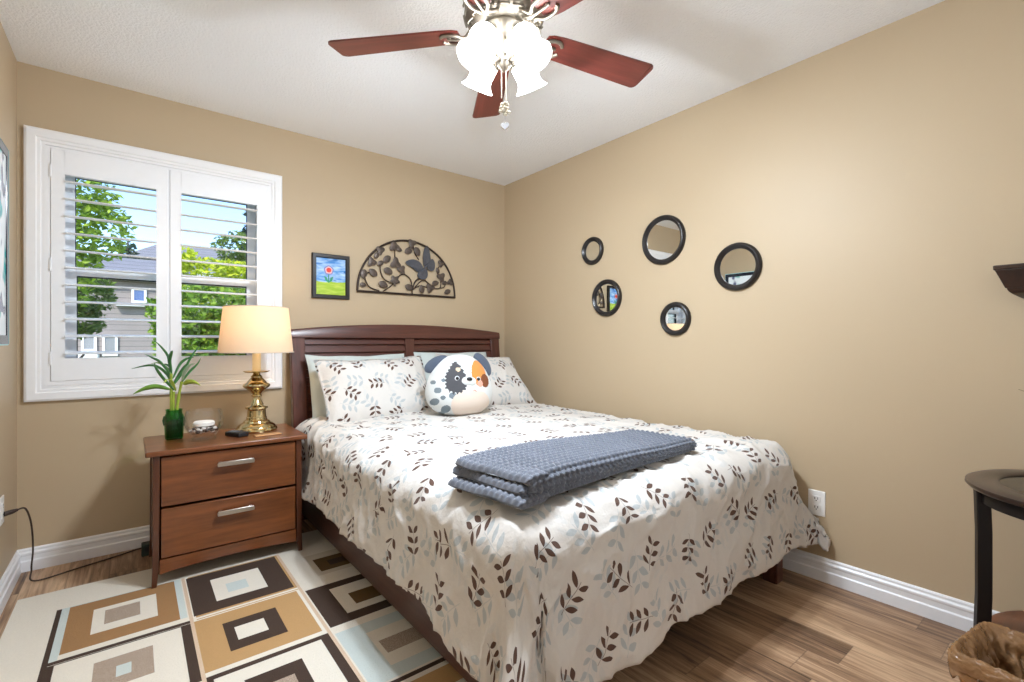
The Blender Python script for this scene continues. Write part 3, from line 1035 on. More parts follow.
for r_, z_ in ((0.1855, SH0), (0.158, SH1)):
    tr_ = MB(); tr_.tube([(LX + r_ * math.cos(a * PI / 32), LY + r_ * math.sin(a * PI / 32), z_) for a in range(64)], 0.0025, 6, closed=True)
    tr_.build('trim_band', M_BIND, shade)
sp3 = MB()
for a in (0, 120, 240):
    sp3.tube([(LX, LY, SH1 - 0.012), (LX + 0.157 * math.cos(R(a)), LY + 0.157 * math.sin(R(a)), SH1 - 0.004)], 0.0015, 6)
sp3.tube([(LX, LY, 1.18), (LX, LY, SH1 + 0.004)], 0.003, 8)
sp3.build('harp', M_BRASS, lp)
ld = bpy.data.lights.new('lamp_light', 'POINT'); ld.energy = LAMP_W; ld.color = (1.0, 0.80, 0.58); ld.shadow_soft_size = 0.03
lo_ = bpy.data.objects.new('lamp_light', ld); col.objects.link(lo_); lo_.parent = lp; lo_.location = (0, 0, 1.215 - NT)

# ------------------------------------------------------------------ lucky bamboo in a green jar
bx, by = -2.335, -0.335
CR = Vector((math.cos(0.6703), -math.sin(0.6703), 0)); CB = Vector((0.621, 0.784, 0))
bp = thing('lucky_bamboo', 'lucky bamboo in a small green glass jar on the nightstand', 'plant', (bx, by, NT))
M_GREENGLASS = glass_thin('green jar glass', (0.18, 0.66, 0.28, 1), 0.1, 0.05)
M_STALK = plain('bamboo stalk green', (150, 170, 60), 0.4, var=0.2)
M_LEAF = plain('bamboo leaf green', (62, 120, 62), 0.4, var=0.25)
M_LEAFY = plain('yellowing bamboo leaf', (172, 192, 74), 0.45, var=0.15)
def sq(a, z): return 1.0 / max(abs(math.cos(a)), abs(math.sin(a))) ** 0.55
MB().lathe([(0.0, NT), (0.034, NT), (0.038, NT + 0.008), (0.040, NT + 0.05), (0.040, NT + 0.115), (0.034, NT + 0.128), (0.034, NT + 0.142), (0.036, NT + 0.146), (0.032, NT + 0.146), (0.031, NT + 0.130), (0.036, NT + 0.115), (0.036, NT + 0.012), (0.0, NT + 0.008)], 32, (bx, by, 0), rad=sq).build('jar', M_GREENGLASS, bp)
M_LUG = plain('dark green glass lug', (52, 92, 58), 0.2)
for sx in (-1, 1):
    gj = MB(); gj.tube([Vector((bx, by, NT)) + CR * (sx * a_) + Vector((0, 0, b_)) for a_, b_ in ((0.036, 0.105), (0.047, 0.108), (0.051, 0.09), (0.047, 0.070), (0.036, 0.072))], 0.007, 8)
    gj.build('jar_handle', M_LUG, bp)
MB().lathe([(0.0, NT + 0.013), (0.030, NT + 0.013), (0.030, NT + 0.030), (0.034, NT + 0.045), (0.034, NT + 0.085), (0.026, NT + 0.095), (0.0, NT + 0.098)], 24, (bx, by, 0), rad=lambda a, z: sq(a, z) * (1 + 0.03 * math.sin(a * 9 + z * 200))).build('gravel', plain('dark green gravel', (44, 62, 50), 0.5, var=0.6, scale=120, bmp=1.0), bp)
stalks = [((0.006, 0.0), 0.285, (0.030, -0.022)), ((-0.004, 0.004), 0.235, (-0.002, 0.002)), ((-0.010, 0.006), 0.325, (-0.012, 0.010))]
for (sx, sy), hz, (tx, ty) in stalks:
    s = MB(); pts = []; rs = []
    for k in range(13):
        f = k / 12
        pts.append((bx + sx + (tx - sx) * f * f, by + sy + (ty - sy) * f, NT + 0.03 + (hz - 0.03) * f)); rs.append(0.0075 * (1.28 if k % 4 == 0 else 1.0) * (1 - 0.25 * f))
    s.tube(pts, rs, 10)
    s.build('stalk', M_STALK, bp)


def ribbon(mb, base, d, length, width, droop, n=12, up0=0.6, mi=0):
    """a pointed leaf leaving base in direction d (plan), rising then drooping"""
    base = Vector(base); d = Vector((d[0], d[1], 0)).normalized()
    side = d.cross(Vector((0, 0, 1)))
    vs = []
    for k in range(n + 1):
        f = k / n
        out = length * f * math.cos(up0 * (1 - 0.3 * f)); zz = length * (f * math.sin(up0) - droop * f * f)
        c = base + d * out + Vector((0, 0, zz))
        wd = width * (math.sin(PI * min(1, f ** 0.7 * 0.97 + 0.03))) ** 0.9 / 2
        vs += [c - side * wd + Vector((0, 0, wd * 0.3)), c, c + side * wd + Vector((0, 0, wd * 0.3))]
    fs = []
    for k in range(n): fs += [(k * 3 + q, k * 3 + q + 1, k * 3 + q + 4, k * 3 + q + 3) for q in (0, 1)]
    mb.add(vs, fs, mi)


CR = Vector((math.cos(0.6703), -math.sin(0.6703), 0)); CB = Vector((0.621, 0.784, 0))
def cdir(lat, dep): d = CR * lat + CB * dep; return (d.x, d.y)
def blade_leaf(mb, pts_, width, n=5):
    """pointed leaf along a smooth curve, slightly folded along its rib"""
    sp_c = spline(pts_, n); N_ = len(sp_c); vs = []
    for k, c_ in enumerate(sp_c):
        f_ = k / (N_ - 1)
        a_ = sp_c[max(0, k - 1)]; b_ = sp_c[min(N_ - 1, k + 1)]
        t_ = (b_ - a_).normalized()
        side = t_.cross(CB + Vector((0, 0, 0.35))).normalized()
        w_ = width * 0.5 * max(0.02, math.sin(PI * min(1.0, 0.10 + 0.90 * f_ ** 0.8)))
        up_ = side.cross(t_) * w_ * 0.35
        vs += [c_ - side * w_ + up_, c_, c_ + side * w_ + up_]
    fs = []
    for k in range(N_ - 1): fs += [(k * 3 + q_, k * 3 + q_ + 1, k * 3 + q_ + 4, k * 3 + q_ + 3) for q_ in (0, 1)]
    mb.add(vs, fs)


# (sideways, towards the wall, up) offsets of each leaf curve in metres from the foot of the jar
LEAVES = [([(-0.012, 0, 0.245), (-0.035, 0.01, 0.315), (-0.105, 0.02, 0.365), (-0.200, 0.02, 0.348)], 0.018, 0),
          ([(-0.018, 0, 0.300), (-0.045, 0.03, 0.400), (-0.085, 0.045, 0.455), (-0.118, 0.05, 0.490)], 0.017, 0),
          ([(-0.012, 0, 0.330), (-0.010, -0.02, 0.390), (0.012, -0.04, 0.430), (0.022, -0.045, 0.440)], 0.019, 0),
          ([(0.034, 0, 0.285), (0.052, 0.02, 0.330), (0.078, 0.04, 0.372), (0.088, 0.05, 0.405)], 0.012, 0),
          ([(-0.014, 0, 0.318), (-0.050, 0.03, 0.352), (-0.100, 0.05, 0.376), (-0.140, 0.06, 0.372)], 0.011, 3),
          ([(-0.006, 0, 0.300), (0.006, 0.03, 0.370), (0.034, 0.04, 0.400), (0.058, 0.05, 0.404)], 0.013, 0),
          ([(0.032, 0, 0.280), (0.050, 0.01, 0.370), (0.075, 0.02, 0.430), (0.100, 0.02, 0.462)], 0.011, 0),
          ([(0.034, 0, 0.290), (0.060, -0.03, 0.330), (0.095, -0.05, 0.368), (0.125, -0.055, 0.378)], 0.016, 2),
          ([(0.040, 0, 0.270), (0.070, -0.02, 0.284), (0.105, -0.03, 0.284), (0.135, -0.035, 0.268)], 0.026, 1),
          ([(-0.018, 0, 0.245), (-0.060, -0.03, 0.262), (-0.105, -0.04, 0.252), (-0.150, -0.045, 0.226)], 0.026, 3),
          ([(-0.012, 0, 0.310), (-0.040, -0.03, 0.380), (-0.070, -0.04, 0.405), (-0.100, -0.045, 0.425)], 0.015, 0),
          ([(-0.014, 0, 0.300), (-0.035, 0.03, 0.345), (-0.062, 0.05, 0.365), (-0.085, 0.06, 0.370)], 0.017, 0),
          ([(-0.004, 0, 0.270), (0.012, 0.03, 0.330), (0.026, 0.05, 0.365), (0.030, 0.06, 0.350)], 0.022, 0),
          ([(0.000, 0, 0.240), (-0.022, -0.05, 0.310), (-0.030, -0.08, 0.360), (-0.026, -0.09, 0.385)], 0.018, 0),
          ([(0.006, 0, 0.240), (0.018, -0.05, 0.290), (0.020, -0.08, 0.300), (0.016, -0.10, 0.285)], 0.018, 1)]
M_LEAFP = plain('pale bamboo leaf', (176, 200, 176), 0.4, var=0.15)
M_LEAFM = plain('fresh bamboo leaf', (120, 168, 66), 0.4, var=0.2)
for pts_, W_, mi in LEAVES:
    a = MB(); blade_leaf(a, [Vector((bx, by, NT)) + CR * (u_ * 1.15) + CB * v_ + Vector((0, 0, w_)) for u_, v_, w_ in pts_], W_)
    a.build('leaf', (M_LEAF, M_LEAFY, M_LEAFP, M_LEAFM)[mi], bp, solid=0.0008, ang=180)

# ------------------------------------------------------------------ glass bowl with pebbles
gx, gy = -2.222, -0.462
M_CLEAR = glass_thin('clear bowl glass', (0.99, 0.99, 0.99, 1), 0.15)
gbp = [(0.0, 0.0), (0.052, 0.0), (0.054, 0.010), (0.048, 0.018), (0.060, 0.032), (0.080, 0.066), (0.085, 0.098), (0.081, 0.130), (0.075, 0.148), (0.072, 0.148), (0.078, 0.128), (0.082, 0.098), (0.077, 0.068), (0.056, 0.036), (0.0, 0.024)]
gb = MB().lathe([(a_, NT + b_) for a_, b_ in gbp], 48, (gx, gy, 0)).build('glass_bowl', M_CLEAR)
tag(gb, 'round clear glass bowl holding pebbles on the nightstand', 'bowl')
pb = MB(); rnd = random.Random(4)
for k in range(70):
    a = rnd.uniform(0, 2 * PI); rr = 0.056 * math.sqrt(rnd.random()); z = NT + 0.036 + 0.03 * rnd.random() * (1 - 0.4 * rr / 0.056) + 0.010 * rr / 0.056
    pb.ball((gx + rr * math.cos(a), gy + rr * math.sin(a), z), rnd.uniform(0.006, 0.011), 8, 6, (1, rnd.uniform(.7, 1), .65), mi=rnd.choice((0, 0, 1, 2)))
po = pb.build('pebbles', [plain('dark pebble', (70, 66, 64), 0.3), plain('white pebble', (225, 222, 218), 0.4), plain('grey pebble', (140, 134, 128), 0.4)], ang=180)
tag(po, 'dark and white pebbles inside the clear glass bowl', 'pebbles', kind='stuff')
cd = MB().lathe([(0.0, NT + 0.070), (0.040, NT + 0.070), (0.046, NT + 0.074), (0.046, NT + 0.088), (0.040, NT + 0.093), (0.0, NT + 0.092)], 32, (gx, gy, 0))
cd.build('candle_body_tmp', plain('white wax', (244, 242, 238), 0.5)) 
co = bpy.data.objects['candle_body_tmp']; co.name = 'tealight_candle'
tag(co, 'flat white candle lying on the pebbles in the bowl', 'candle')

# small black remote and thin wooden coaster
rm = MB(); M0 = Matrix.Translation((-2.078, -0.452, NT)) @ Matrix.Rotation(R(-62), 4, 'Z')
rm.box(-0.055, 0.055, -0.028, 0.028, 0.0, 0.024, M=M0)
rr_ = thing('remote_control', 'small black remote lying in front of the brass lamp', 'remote', (-2.078, -0.452, NT))
rm.build('case', M_BLKPL, rr_, bevel=0.006, seg=3)
MB().box(-0.042, 0.010, -0.019, 0.019, 0.0235, 0.0252, M=M0).build('screen', plain('grey display', (96, 108, 122), 0.2), rr_, bevel=0.002)
Mc = Matrix.Translation((-1.948, -0.52, NT)) @ Matrix.Rotation(R(3), 4, 'Z')
cc_ = MB().box(-0.062, 0.062, -0.026, 0.026, 0.0, 0.006, M=Mc).build('wooden_coaster', wood('light coaster wood', (176, 124, 78), (206, 158, 108), 'x', 0.5, 6, 10), bevel=0.002)
tag(cc_, 'thin light brown wooden slip at the foot of the lamp', 'coaster')


# ================================================================== WALL PIECES ON THE BACK WALL
def flower_art():
    m, nt, b = newmat('crayon meadow art')
    t = nt.nodes.new('ShaderNodeTexCoord')
    sp = nt.nodes.new('ShaderNodeSeparateXYZ'); nt.links.new(t.outputs['Object'], sp.inputs[0])
    z = X(nt, sp.outputs[2])
    mp = nt.nodes.new('ShaderNodeMapping'); mp.inputs['Rotation'].default_value = (0, R(35), 0); mp.inputs['Scale'].default_value = (14, 14, 60)
    nt.links.new(t.outputs['Object'], mp.inputs[0])
    n = tex_noise(nt, mp.outputs[0], 1.0, 4)
    mp2 = nt.nodes.new('ShaderNodeMapping'); mp2.inputs['Rotation'].default_value = (0, R(40), 0); mp2.inputs['Scale'].default_value = (10, 10, 34)
    nt.links.new(t.outputs['Object'], mp2.inputs[0])
    n2 = tex_noise(nt, mp2.outputs[0], 1.0, 2)
    skyc = mixc(nt, (X(nt, n.outputs[0]) - 0.35) * 3.0, lin((70, 140, 215)), lin((190, 220, 245)))
    skyc = mixc(nt, (X(nt, n2.outputs[0]) - 0.58) * 9.0, skyc, lin((40, 110, 190)))
    grs = mixc(nt, (X(nt, n.outputs[0]) - 0.3) * 2.5, lin((150, 190, 50)), lin((196, 214, 90)))
    f = (z + (X(nt, n.outputs[0]) - 0.5) * 0.03).gt(-0.035)
    nt.links.new(mixc(nt, f, grs, skyc), b.inputs['Base Color'])
    b.inputs['Roughness'].default_value = 0.25
    return m


px, pz = -1.463, 1.535
pc = thing('framed_picture', 'small black framed child drawing of a red flower above the bed', 'picture', (px, 0, pz))
fr = MB(); frame_sweep(fr, px - 0.122, px + 0.122, pz - 0.147, pz + 0.147, [(0, 0), (0, 0.020), (0.004, 0.024), (0.022, 0.024), (0.026, 0.018), (0.026, 0)])
fr.build('frame', M_BLACK, pc, smooth=False)
MB().box(px - 0.098, px + 0.098, -0.010, -0.002, pz - 0.123, pz + 0.123).build('drawing', flower_art(), pc, smooth=False)
fl = MB()
def disc(mb, cx, cz, r, y, n=20, mi=0, sx=1.0, wob=0.0, th=0.0008):
    mb.prism([(cx + sx * r * (1 + wob * math.sin(5 * 2 * PI * k / n)) * math.cos(2 * PI * k / n), cz + r * (1 + wob * math.sin(5 * 2 * PI * k / n)) * math.sin(2 * PI * k / n)) for k in range(n)], lambda u, v, w: (u, w, v), y, y - th, mi)
fx_, fz_ = px - 0.014, pz + 0.042
disc(fl, fx_, fz_, 0.031, -0.0100, 30, 0, wob=0.06); disc(fl, fx_, fz_, 0.024, -0.0109, 30, 1, wob=0.06); disc(fl, fx_, fz_, 0.016, -0.0118, 24, 2)
fl.tube([(fx_, -0.0105, fz_ - 0.03), (fx_ - 0.002, -0.0105, fz_ - 0.085)], 0.003, 6, mi=3)
for sx in (-1, 1):
    fl.prism([(fx_, fz_ - 0.085), (fx_ + sx * 0.012, fz_ - 0.05), (fx_ + sx * 0.030, fz_ - 0.040), (fx_ + sx * 0.022, fz_ - 0.068)], lambda u, v, w: (u, w, v), -0.0100, -0.0108, 3)
fl.build('flower_drawing', [plain('lilac crayon', (120, 120, 190), 0.6), plain('pink crayon', (226, 190, 190), 0.6), plain('red crayon', (224, 60, 44), 0.6), plain('green crayon', (44, 150, 110), 0.6)], pc, smooth=False)

# half-round metal wall art
ax0, ax1, az = -1.285, -0.505, 1.452
acx, arad = (ax0 + ax1) / 2, (ax1 - ax0) / 2
wa = thing('metal_wall_art', 'half round bronze metal wall art with vines and a butterfly', 'wall art', (acx, -0.012, az))
f = MB()
f.tube([(acx + arad * math.cos(PI * k / 48), -0.014, az + 0.005 + arad * math.sin(PI * k / 48)) for k in range(49)], 0.0075, 8)
f.tube([(ax0 - 0.004, -0.014, az), (ax1 + 0.004, -0.014, az)], 0.0075, 8)
f.build('frame', M_IRON, wa)
# picture coordinates of the ornament (in the crop 1024 x 630 over 130 x 80 px)
def ap_(u, v):
    f_ = (u - 140) / (890 - 140)
    x = ax0 + (ax1 - ax0) * f_
    bl = 480 + (525 - 480) * f_
    scale = 0.00103
    return x, az + (bl - v) * scale
vn = MB()
def vine(pts, r=0.0042):
    P_ = [(ap_(*q)[0], -0.014, ap_(*q)[1]) for q in pts]
    vn.tube(spline(P_, 6), r, 6)
vine([(537, 500), (535, 440), (520, 390), (480, 360)]); vine([(537, 470), (560, 410), (600, 385)], 0.006); vine([(540, 470), (600, 410), (640, 400)])
vine([(480, 360), (440, 320), (405, 290), (405, 215), (400, 170)]); vine([(545, 465), (600, 440), (680, 455), (760, 455), (770, 400)]); vine([(760, 455), (800, 445), (810, 400)])
vine([(320, 480), (380, 440), (440, 370), (480, 360)]); vine([(290, 478), (220, 450), (190, 390), (190, 350)]); vine([(400, 425), (330, 400), (300, 340), (300, 270)])
vine([(190, 360), (240, 350)]); vine([(590, 250), (560, 210), (545, 150)]); vine([(640, 400), (720, 460)]); vine([(770, 400), (740, 330), (765, 280)])
vn.build('vine', M_IRON, wa)
lv = MB(); rnd = random.Random(2)
def metal_leaf(u, v, s, a, lobes=1, mi=0):
    x, z = ap_(u, v); s *= 0.00103
    n = 18; poly = []
    for k in range(n):
        q = 2 * PI * k / n
        if lobes == 1: rr = s * (0.95 - 0.30 * abs(math.sin(q))) * (1.1 if abs(q) < 0.3 else 1)
        else: rr = s * (0.82 + 0.22 * math.cos(lobes * q))
        poly.append((rr * math.cos(q), rr * math.sin(q)))
    ca, sa = math.cos(a), math.sin(a)
    pts_ = [(x + p[0] * ca - p[1] * sa, z + p[0] * sa + p[1] * ca) for p in poly]
    o = len(lv.v)
    vs = [(p[0], -0.016, p[1]) for p in pts_] + [(p[0], -0.019, p[1]) for p in pts_] + [(x, -0.027, z), (x, -0.012, z)]
    fs = [(k, (k + 1) % n, n + (k + 1) % n, n + k) for k in range(n)] + [(n + k, n + (k + 1) % n, 2 * n) for k in range(n)] + [(k, 2 * n + 1, (k + 1) % n) for k in range(n)]
    lv.add(vs, fs, mi)
for u, v, s, lob in ((400, 165, 42, 3), (435, 185, 24, 1), (535, 135, 36, 3), (508, 190, 36, 1), (575, 190, 36, 1), (298, 200, 34, 3), (272, 235, 26, 1), (238, 282, 36, 3), (345, 258, 36, 1), (300, 288, 26, 1), (410, 285, 44, 3), (455, 328, 34, 3), (355, 340, 36, 1), (248, 355, 36, 1), (183, 365, 34, 1), (176, 438, 24, 1), (318, 434, 36, 1), (405, 405, 40, 5), (512, 452, 34, 1), (612, 466, 32, 1), (680, 455, 38, 3), (722, 418, 30, 1), (772, 372, 38, 3), (742, 325, 24, 1), (770, 272, 30, 3), (846, 410, 28, 3), (800, 415, 22, 1), (826, 482, 30, 1)):
    metal_leaf(u, v, s, rnd.uniform(0, 6.28), lob, 0)
lv.build('leaves', M_IRONLEAF, wa, ang=25)
bf = MB()
def wing(pts, dy):
    P_ = [ap_(*q) for q in pts]
    sm = spline([(p[0], 0, p[1]) for p in P_ + [P_[0]]], 4)[:-1]
    bf.prism([(p.x, p.z) for p in sm], lambda u, v, w: (u, w, v), -0.016 - dy, -0.020 - dy)
wing([(625, 290), (620, 220), (640, 150), (665, 155), (680, 220), (680, 260), (650, 300)], 0.0)
wing([(650, 290), (690, 240), (715, 270), (710, 320), (680, 330), (655, 315)], 0.004)
wing([(620, 300), (590, 265), (540, 250), (490, 265), (490, 285), (540, 315), (580, 340), (615, 330)], 0.0)
wing([(625, 310), (580, 345), (580, 380), (625, 395), (655, 370), (650, 320)], 0.004)
a0 = ap_(600, 345); a1 = ap_(665, 270)
bf.tube([(a0[0], -0.026, a0[1]), ((a0[0] + a1[0]) / 2, -0.028, (a0[1] + a1[1]) / 2), (a1[0], -0.026, a1[1])], [0.004, 0.009, 0.004], 8)
bf.build('butterfly', M_IRONBLUE, wa, ang=30)
for qx in (-0.2, 0.2): MB().box(acx + qx - 0.004, acx + qx + 0.004, -0.012, 0.0, az - 0.003, az + 0.003).build('wall_bracket', M_IRON, wa, smooth=False)

# ------------------------------------------------------------------ five round mirrors on the right wall
for y, z, rd, lab in ((-1.010, 1.730, 0.096, 'small round black mirror nearest the room corner, upper one'),
                      (-1.572, 1.712, 0.147, 'largest round black mirror, highest of the five on the wall'),
                      (-2.020, 1.496, 0.126, 'round black mirror farthest from the corner, reflecting the large framed print'),
                      (-1.136, 1.396, 0.124, 'round black mirror reflecting the framed flower drawing'),
                      (-1.654, 1.236, 0.099, 'small round black mirror lowest on the wall, reflecting the window')):
    r = thing('round_mirror', lab, 'mirror', (0, y, z), 'round mirrors on the right wall')
    Mx = Matrix(((0, 0, -1), (1, 0, 0), (0, -1, 0)))       # local z -> -x
    k = rd / 0.126
    fw = 0.031
    prof = [(rd - fw, 0.0), (rd, 0.0), (rd, 0.012), (rd - 0.006, 0.022), (rd - 0.013, 0.024), (rd - fw + 0.004, 0.014), (rd - fw, 0.008)]
    MB().lathe(prof + [prof[0]], 56, (0, y, z), M=Mx).build('frame', M_BLACK, r, ang=50)
    MB().lathe([(0.0, 0.005), (rd - fw + 0.002, 0.005), (rd - fw + 0.002, 0.001), (0.0, 0.001)], 56, (0, y, z), M=Mx).build('mirror_glass', M_MIRROR, r, smooth=False)


# ------------------------------------------------------------------ outlets
def outlet(label, fn):
    """fn(a, d, z): along the wall, out of the wall, height"""
    o = fn(0, 0, 0)
    r = thing('wall_outlet', label, 'outlet', o)
    def bx_(mb, a0, a1, d0, d1, z0, z1):
        pts_ = [fn(a, d, z) for a in (a0, a1) for d in (d0, d1) for z in (z0, z1)]
        mb.add(pts_, [(0, 1, 3, 2), (4, 6, 7, 5), (0, 4, 5, 1), (2, 3, 7, 6), (0, 2, 6, 4), (1, 5, 7, 3)])
        return mb
    bx_(MB(), -0.036, 0.036, 0, 0.006, -0.058, 0.058).build('cover_plate', M_PLATE, r, bevel=0.003)
    for zc in (-0.02, 0.02):
        s_ = bx_(MB(), -0.017, 0.017, 0.005, 0.008, zc - 0.014, zc + 0.014).build('socket', M_PLATE, r, bevel=0.002)
        k = MB()
        for a in (-0.006, 0.006): bx_(k, a - 0.0014, a + 0.0014, 0.0075, 0.0085, zc - 0.003, zc + 0.007)
        bx_(k, -0.0025, 0.0025, 0.0075, 0.0085, zc - 0.010, zc - 0.006)
        k.build('slots', M_SLOT, s_, smooth=False)
    return r


outlet('white wall outlet half hidden by the duvet corner', lambda a, d, z: (-d, -2.392 + a, 0.352 + z))
outlet('white wall outlet by the window wall with a cord plugged in', lambda a, d, z: (XL + d, -0.36 + a, 0.395 + z))

# lamp cord: plug, drop to the floor, then along to the nightstand
pc_ = thing('power_cable', 'thin brown power cable running from outlet to nightstand', 'power cable', (XL + 0.01, -0.345, 0.375))
MB().tube([(XL + 0.009, -0.352, 0.376), (XL + 0.03, -0.340, 0.378), (XL + 0.045, -0.328, 0.380)], [0.011, 0.010, 0.006], 10).build('plug', M_CORD, pc_)
cw = spline([(XL + 0.045, -0.328, 0.380), (XL + 0.065, -0.29, 0.37), (XL + 0.078, -0.25, 0.29), (XL + 0.078, -0.20, 0.16), (XL + 0.07, -0.175, 0.06), (XL + 0.082, -0.185, 0.008), (-2.70, -0.13, 0.004), (-2.55, -0.075, 0.004), (-2.47, -0.045, 0.006), (-2.38, -0.05, 0.006), (-2.2, -0.09, 0.006)], 8)
MB().tube(cw, 0.0035, 8).build('wire', M_CORD, pc_)
ad = thing('power_adapter', 'dark green power adapter box on the floor behind nightstand leg', 'power adapter', (-2.435, -0.130, 0))
MB().box(-2.462, -2.405, -0.165, -0.105, 0.0, 0.058).build('case', plain('dark green plastic', (44, 58, 50), 0.5), ad, bevel=0.004)
MB().box(-2.448, -2.425, -0.1665, -0.1645, 0.022, 0.045).build('socket', M_BLKPL, ad, bevel=0.001)


# ================================================================== RUG
def rug():
    C = {'cream': 0, 'brown': 1, 'tan': 2, 'camel': 3, 'blue': 4, 'taupe': 5, 'sand': 6, 'olive': 7, 'cream2': 8}
    def rm_(n, c): return plain(n, c, 0.95, var=0.09, scale=260, bmp=0.6, spec=0.1)
    def heather(n, c1, c2):
        m, nt, b = newmat(n)
        nn = tex_noise(nt, coords(nt), 420, 3, 0.7)
        nt.links.new(mixc(nt, (X(nt, nn.outputs[0]) - 0.35) * 3.3, lin(c1), lin(c2)), b.inputs['Base Color'])
        b.inputs['Roughness'].default_value = 0.95
        return m
    mats = [rm_('cream rug pile', (226, 218, 204)), rm_('dark brown rug pile', (74, 60, 52)), rm_('tan rug pile', (160, 122, 84)), rm_('camel rug pile', (186, 148, 102)),
            rm_('pale blue rug pile', (200, 208, 204)), heather('heathered taupe pile', (120, 100, 84), (196, 178, 160)), heather('sand rug pile', (196, 168, 140), (214, 192, 168)), rm_('olive brown rug pile', (104, 82, 54)), rm_('oatmeal rug pile', (208, 198, 180))]
    X0, X1, Y0, Y1 = -2.878, -1.36, -2.21, -0.375
    rects = [(X0, X1, Y0, Y1, 'cream')]
    def rc(x0, x1, y0, y1, c): rects.append((x0, x1, y0, y1, c))
    # columns and rows of the squares
    cA0, cA1 = -2.738, -2.322; cB0, cB1 = -2.310, -1.936; cC0, cC1 = -1.906, -1.49
    # -- first column, upper: tan square edged in pale blue
    rc(cA0, cA0 + 0.016, -1.03, -0.585, 'brown'); rc(cA0 + 0.016, cA1 - 0.004, -1.005, -0.585, 'blue'); rc(cA0 + 0.016, cA1, -1.028, -1.006, 'brown')
    rc(-2.70, -2.322, -1.005, -0.972, 'cream'); rc(-2.698, -2.350, -0.972, -0.590, 'tan'); rc(-2.621, -2.418, -0.885, -0.673, 'cream'); rc(-2.584, -2.473, -0.829, -0.707, 'taupe')
    # -- first column, lower: cream square edged in brown
    rc(cA0, cA1, -1.43, -1.03, 'brown'); rc(-2.704, -2.353, -1.41, -1.036, 'cream'); rc(-2.600, -2.440, -1.285, -1.104, 'taupe'); rc(-2.540, -2.500, -1.235, -1.168, 'blue')
    # -- first column, third
    rc(cA0, cA1, -1.83, -1.445, 'camel'); rc(-2.64, -2.42, -1.74, -1.53, 'brown'); rc(-2.58, -2.48, -1.69, -1.59, 'cream')
    rc(cA0, cA1, -2.20, -1.85, 'blue'); rc(-2.66, -2.40, -2.16, -1.93, 'cream'); rc(-2.59, -2.47, -2.10, -1.99, 'taupe')
    # strips between columns
    rc(cA1, cB0, -2.20, -0.585, 'sand'); rc(-2.300, cB1 + 0.018, -1.018, -0.59, 'camel')
    # -- second column
    rc(cB0 + 0.004, cB1 + 0.002, -0.984, -0.600, 'brown'); rc(-2.220, -2.024, -0.908, -0.682, 'cream'); rc(-2.170, -2.090, -0.855, -0.765, 'blue')
    rc(cB0, cB1 + 0.014, -1.012, -0.998, 'cream')
    rc(cB0, cB1, -1.396, -1.026, 'camel'); rc(-2.226, -2.038, -1.320, -1.110, 'brown'); rc(-2.193, -2.092, -1.261, -1.164, 'cream')
    rc(cB0, cB1 + 0.012, -1.82, -1.422, 'brown'); rc(-2.292, -1.956, -1.80, -1.446, 'cream'); rc(-2.215, -2.040, -1.73, -1.512, 'brown'); rc(-2.145, -2.08, -1.67, -1.578, 'taupe')
    rc(cB0, cB1, -2.20, -1.85, 'tan'); rc(-2.23, -2.03, -2.15, -1.94, 'cream'); rc(-2.18, -2.08, -2.09, -2.0, 'brown')
    rc(cB1 + 0.012, cB1 + 0.024, -2.20, -0.585, 'sand')
    # -- third column, by the bed
    rc(cC0, cC1, -1.01, -0.60, 'cream'); rc(-1.82, -1.56, -0.95, -0.70, 'cream2'); rc(-1.794, -1.60, -0.913, -0.764, 'olive'); rc(-1.74, -1.66, -0.87, -0.81, 'brown')
    rc(cC0, cC1, -1.397, -1.052, 'brown'); rc(-1.820, -1.56, -1.338, -1.104, 'cream'); rc(-1.766, -1.62, -1.290, -1.188, 'olive')
    rc(cC0, cC1, -1.80, -1.445, 'blue'); rc(-1.814, -1.58, -1.738, -1.512, 'cream'); rc(-1.795, -1.65, -1.670, -1.586, 'taupe')
    rc(cC0, cC1, -1.83, -1.81, 'brown'); rc(cC0, cC1, -2.20, -1.85, 'camel'); rc(-1.80, -1.60, -2.15, -1.94, 'cream')
    xs = sorted({round(v, 4) for r_ in rects for v in r_[:2]}); ys = sorted({round(v, 4) for r_ in rects for v in r_[2:4]})
    mb = MB(); nx, ny = len(xs), len(ys); zt = 0.0100
    vs = [(x, y, zt) for x in xs for y in ys]; 
    fs = []; ms = []
    for i in range(nx - 1):
        for j in range(ny - 1):
            xc, yc = (xs[i] + xs[i + 1]) / 2, (ys[j] + ys[j + 1]) / 2
            k = 0
            for r_ in rects:
                if r_[0] < xc < r_[1] and r_[2] < yc < r_[3]: k = C[r_[4]]
            fs.append((i * ny + j, (i + 1) * ny + j, (i + 1) * ny + j + 1, i * ny + j + 1)); ms.append(k)
    mb.add(vs, fs); mb.m = ms
    mb.box(X0, X1, Y0, Y1, 0.0005, zt)
    # drop the box's own top so the pattern is the top
    f = mb.f.pop(); mb.m.pop(); mb.f.append(f); mb.m.append(0)
    tops = [k for k, f in enumerate(mb.f) if len(f) == 4 and k >= len(fs) and all(abs(mb.v[i][2] - zt) < 1e-6 for i in f)]
    for k in reversed(tops): mb.f.pop(k); mb.m.pop(k)
    o = mb.build('area_rug', mats, smooth=False, weld=False)
    tag(o, 'cream area rug with brown, tan and pale blue squares beside bed', 'rug')


rug()

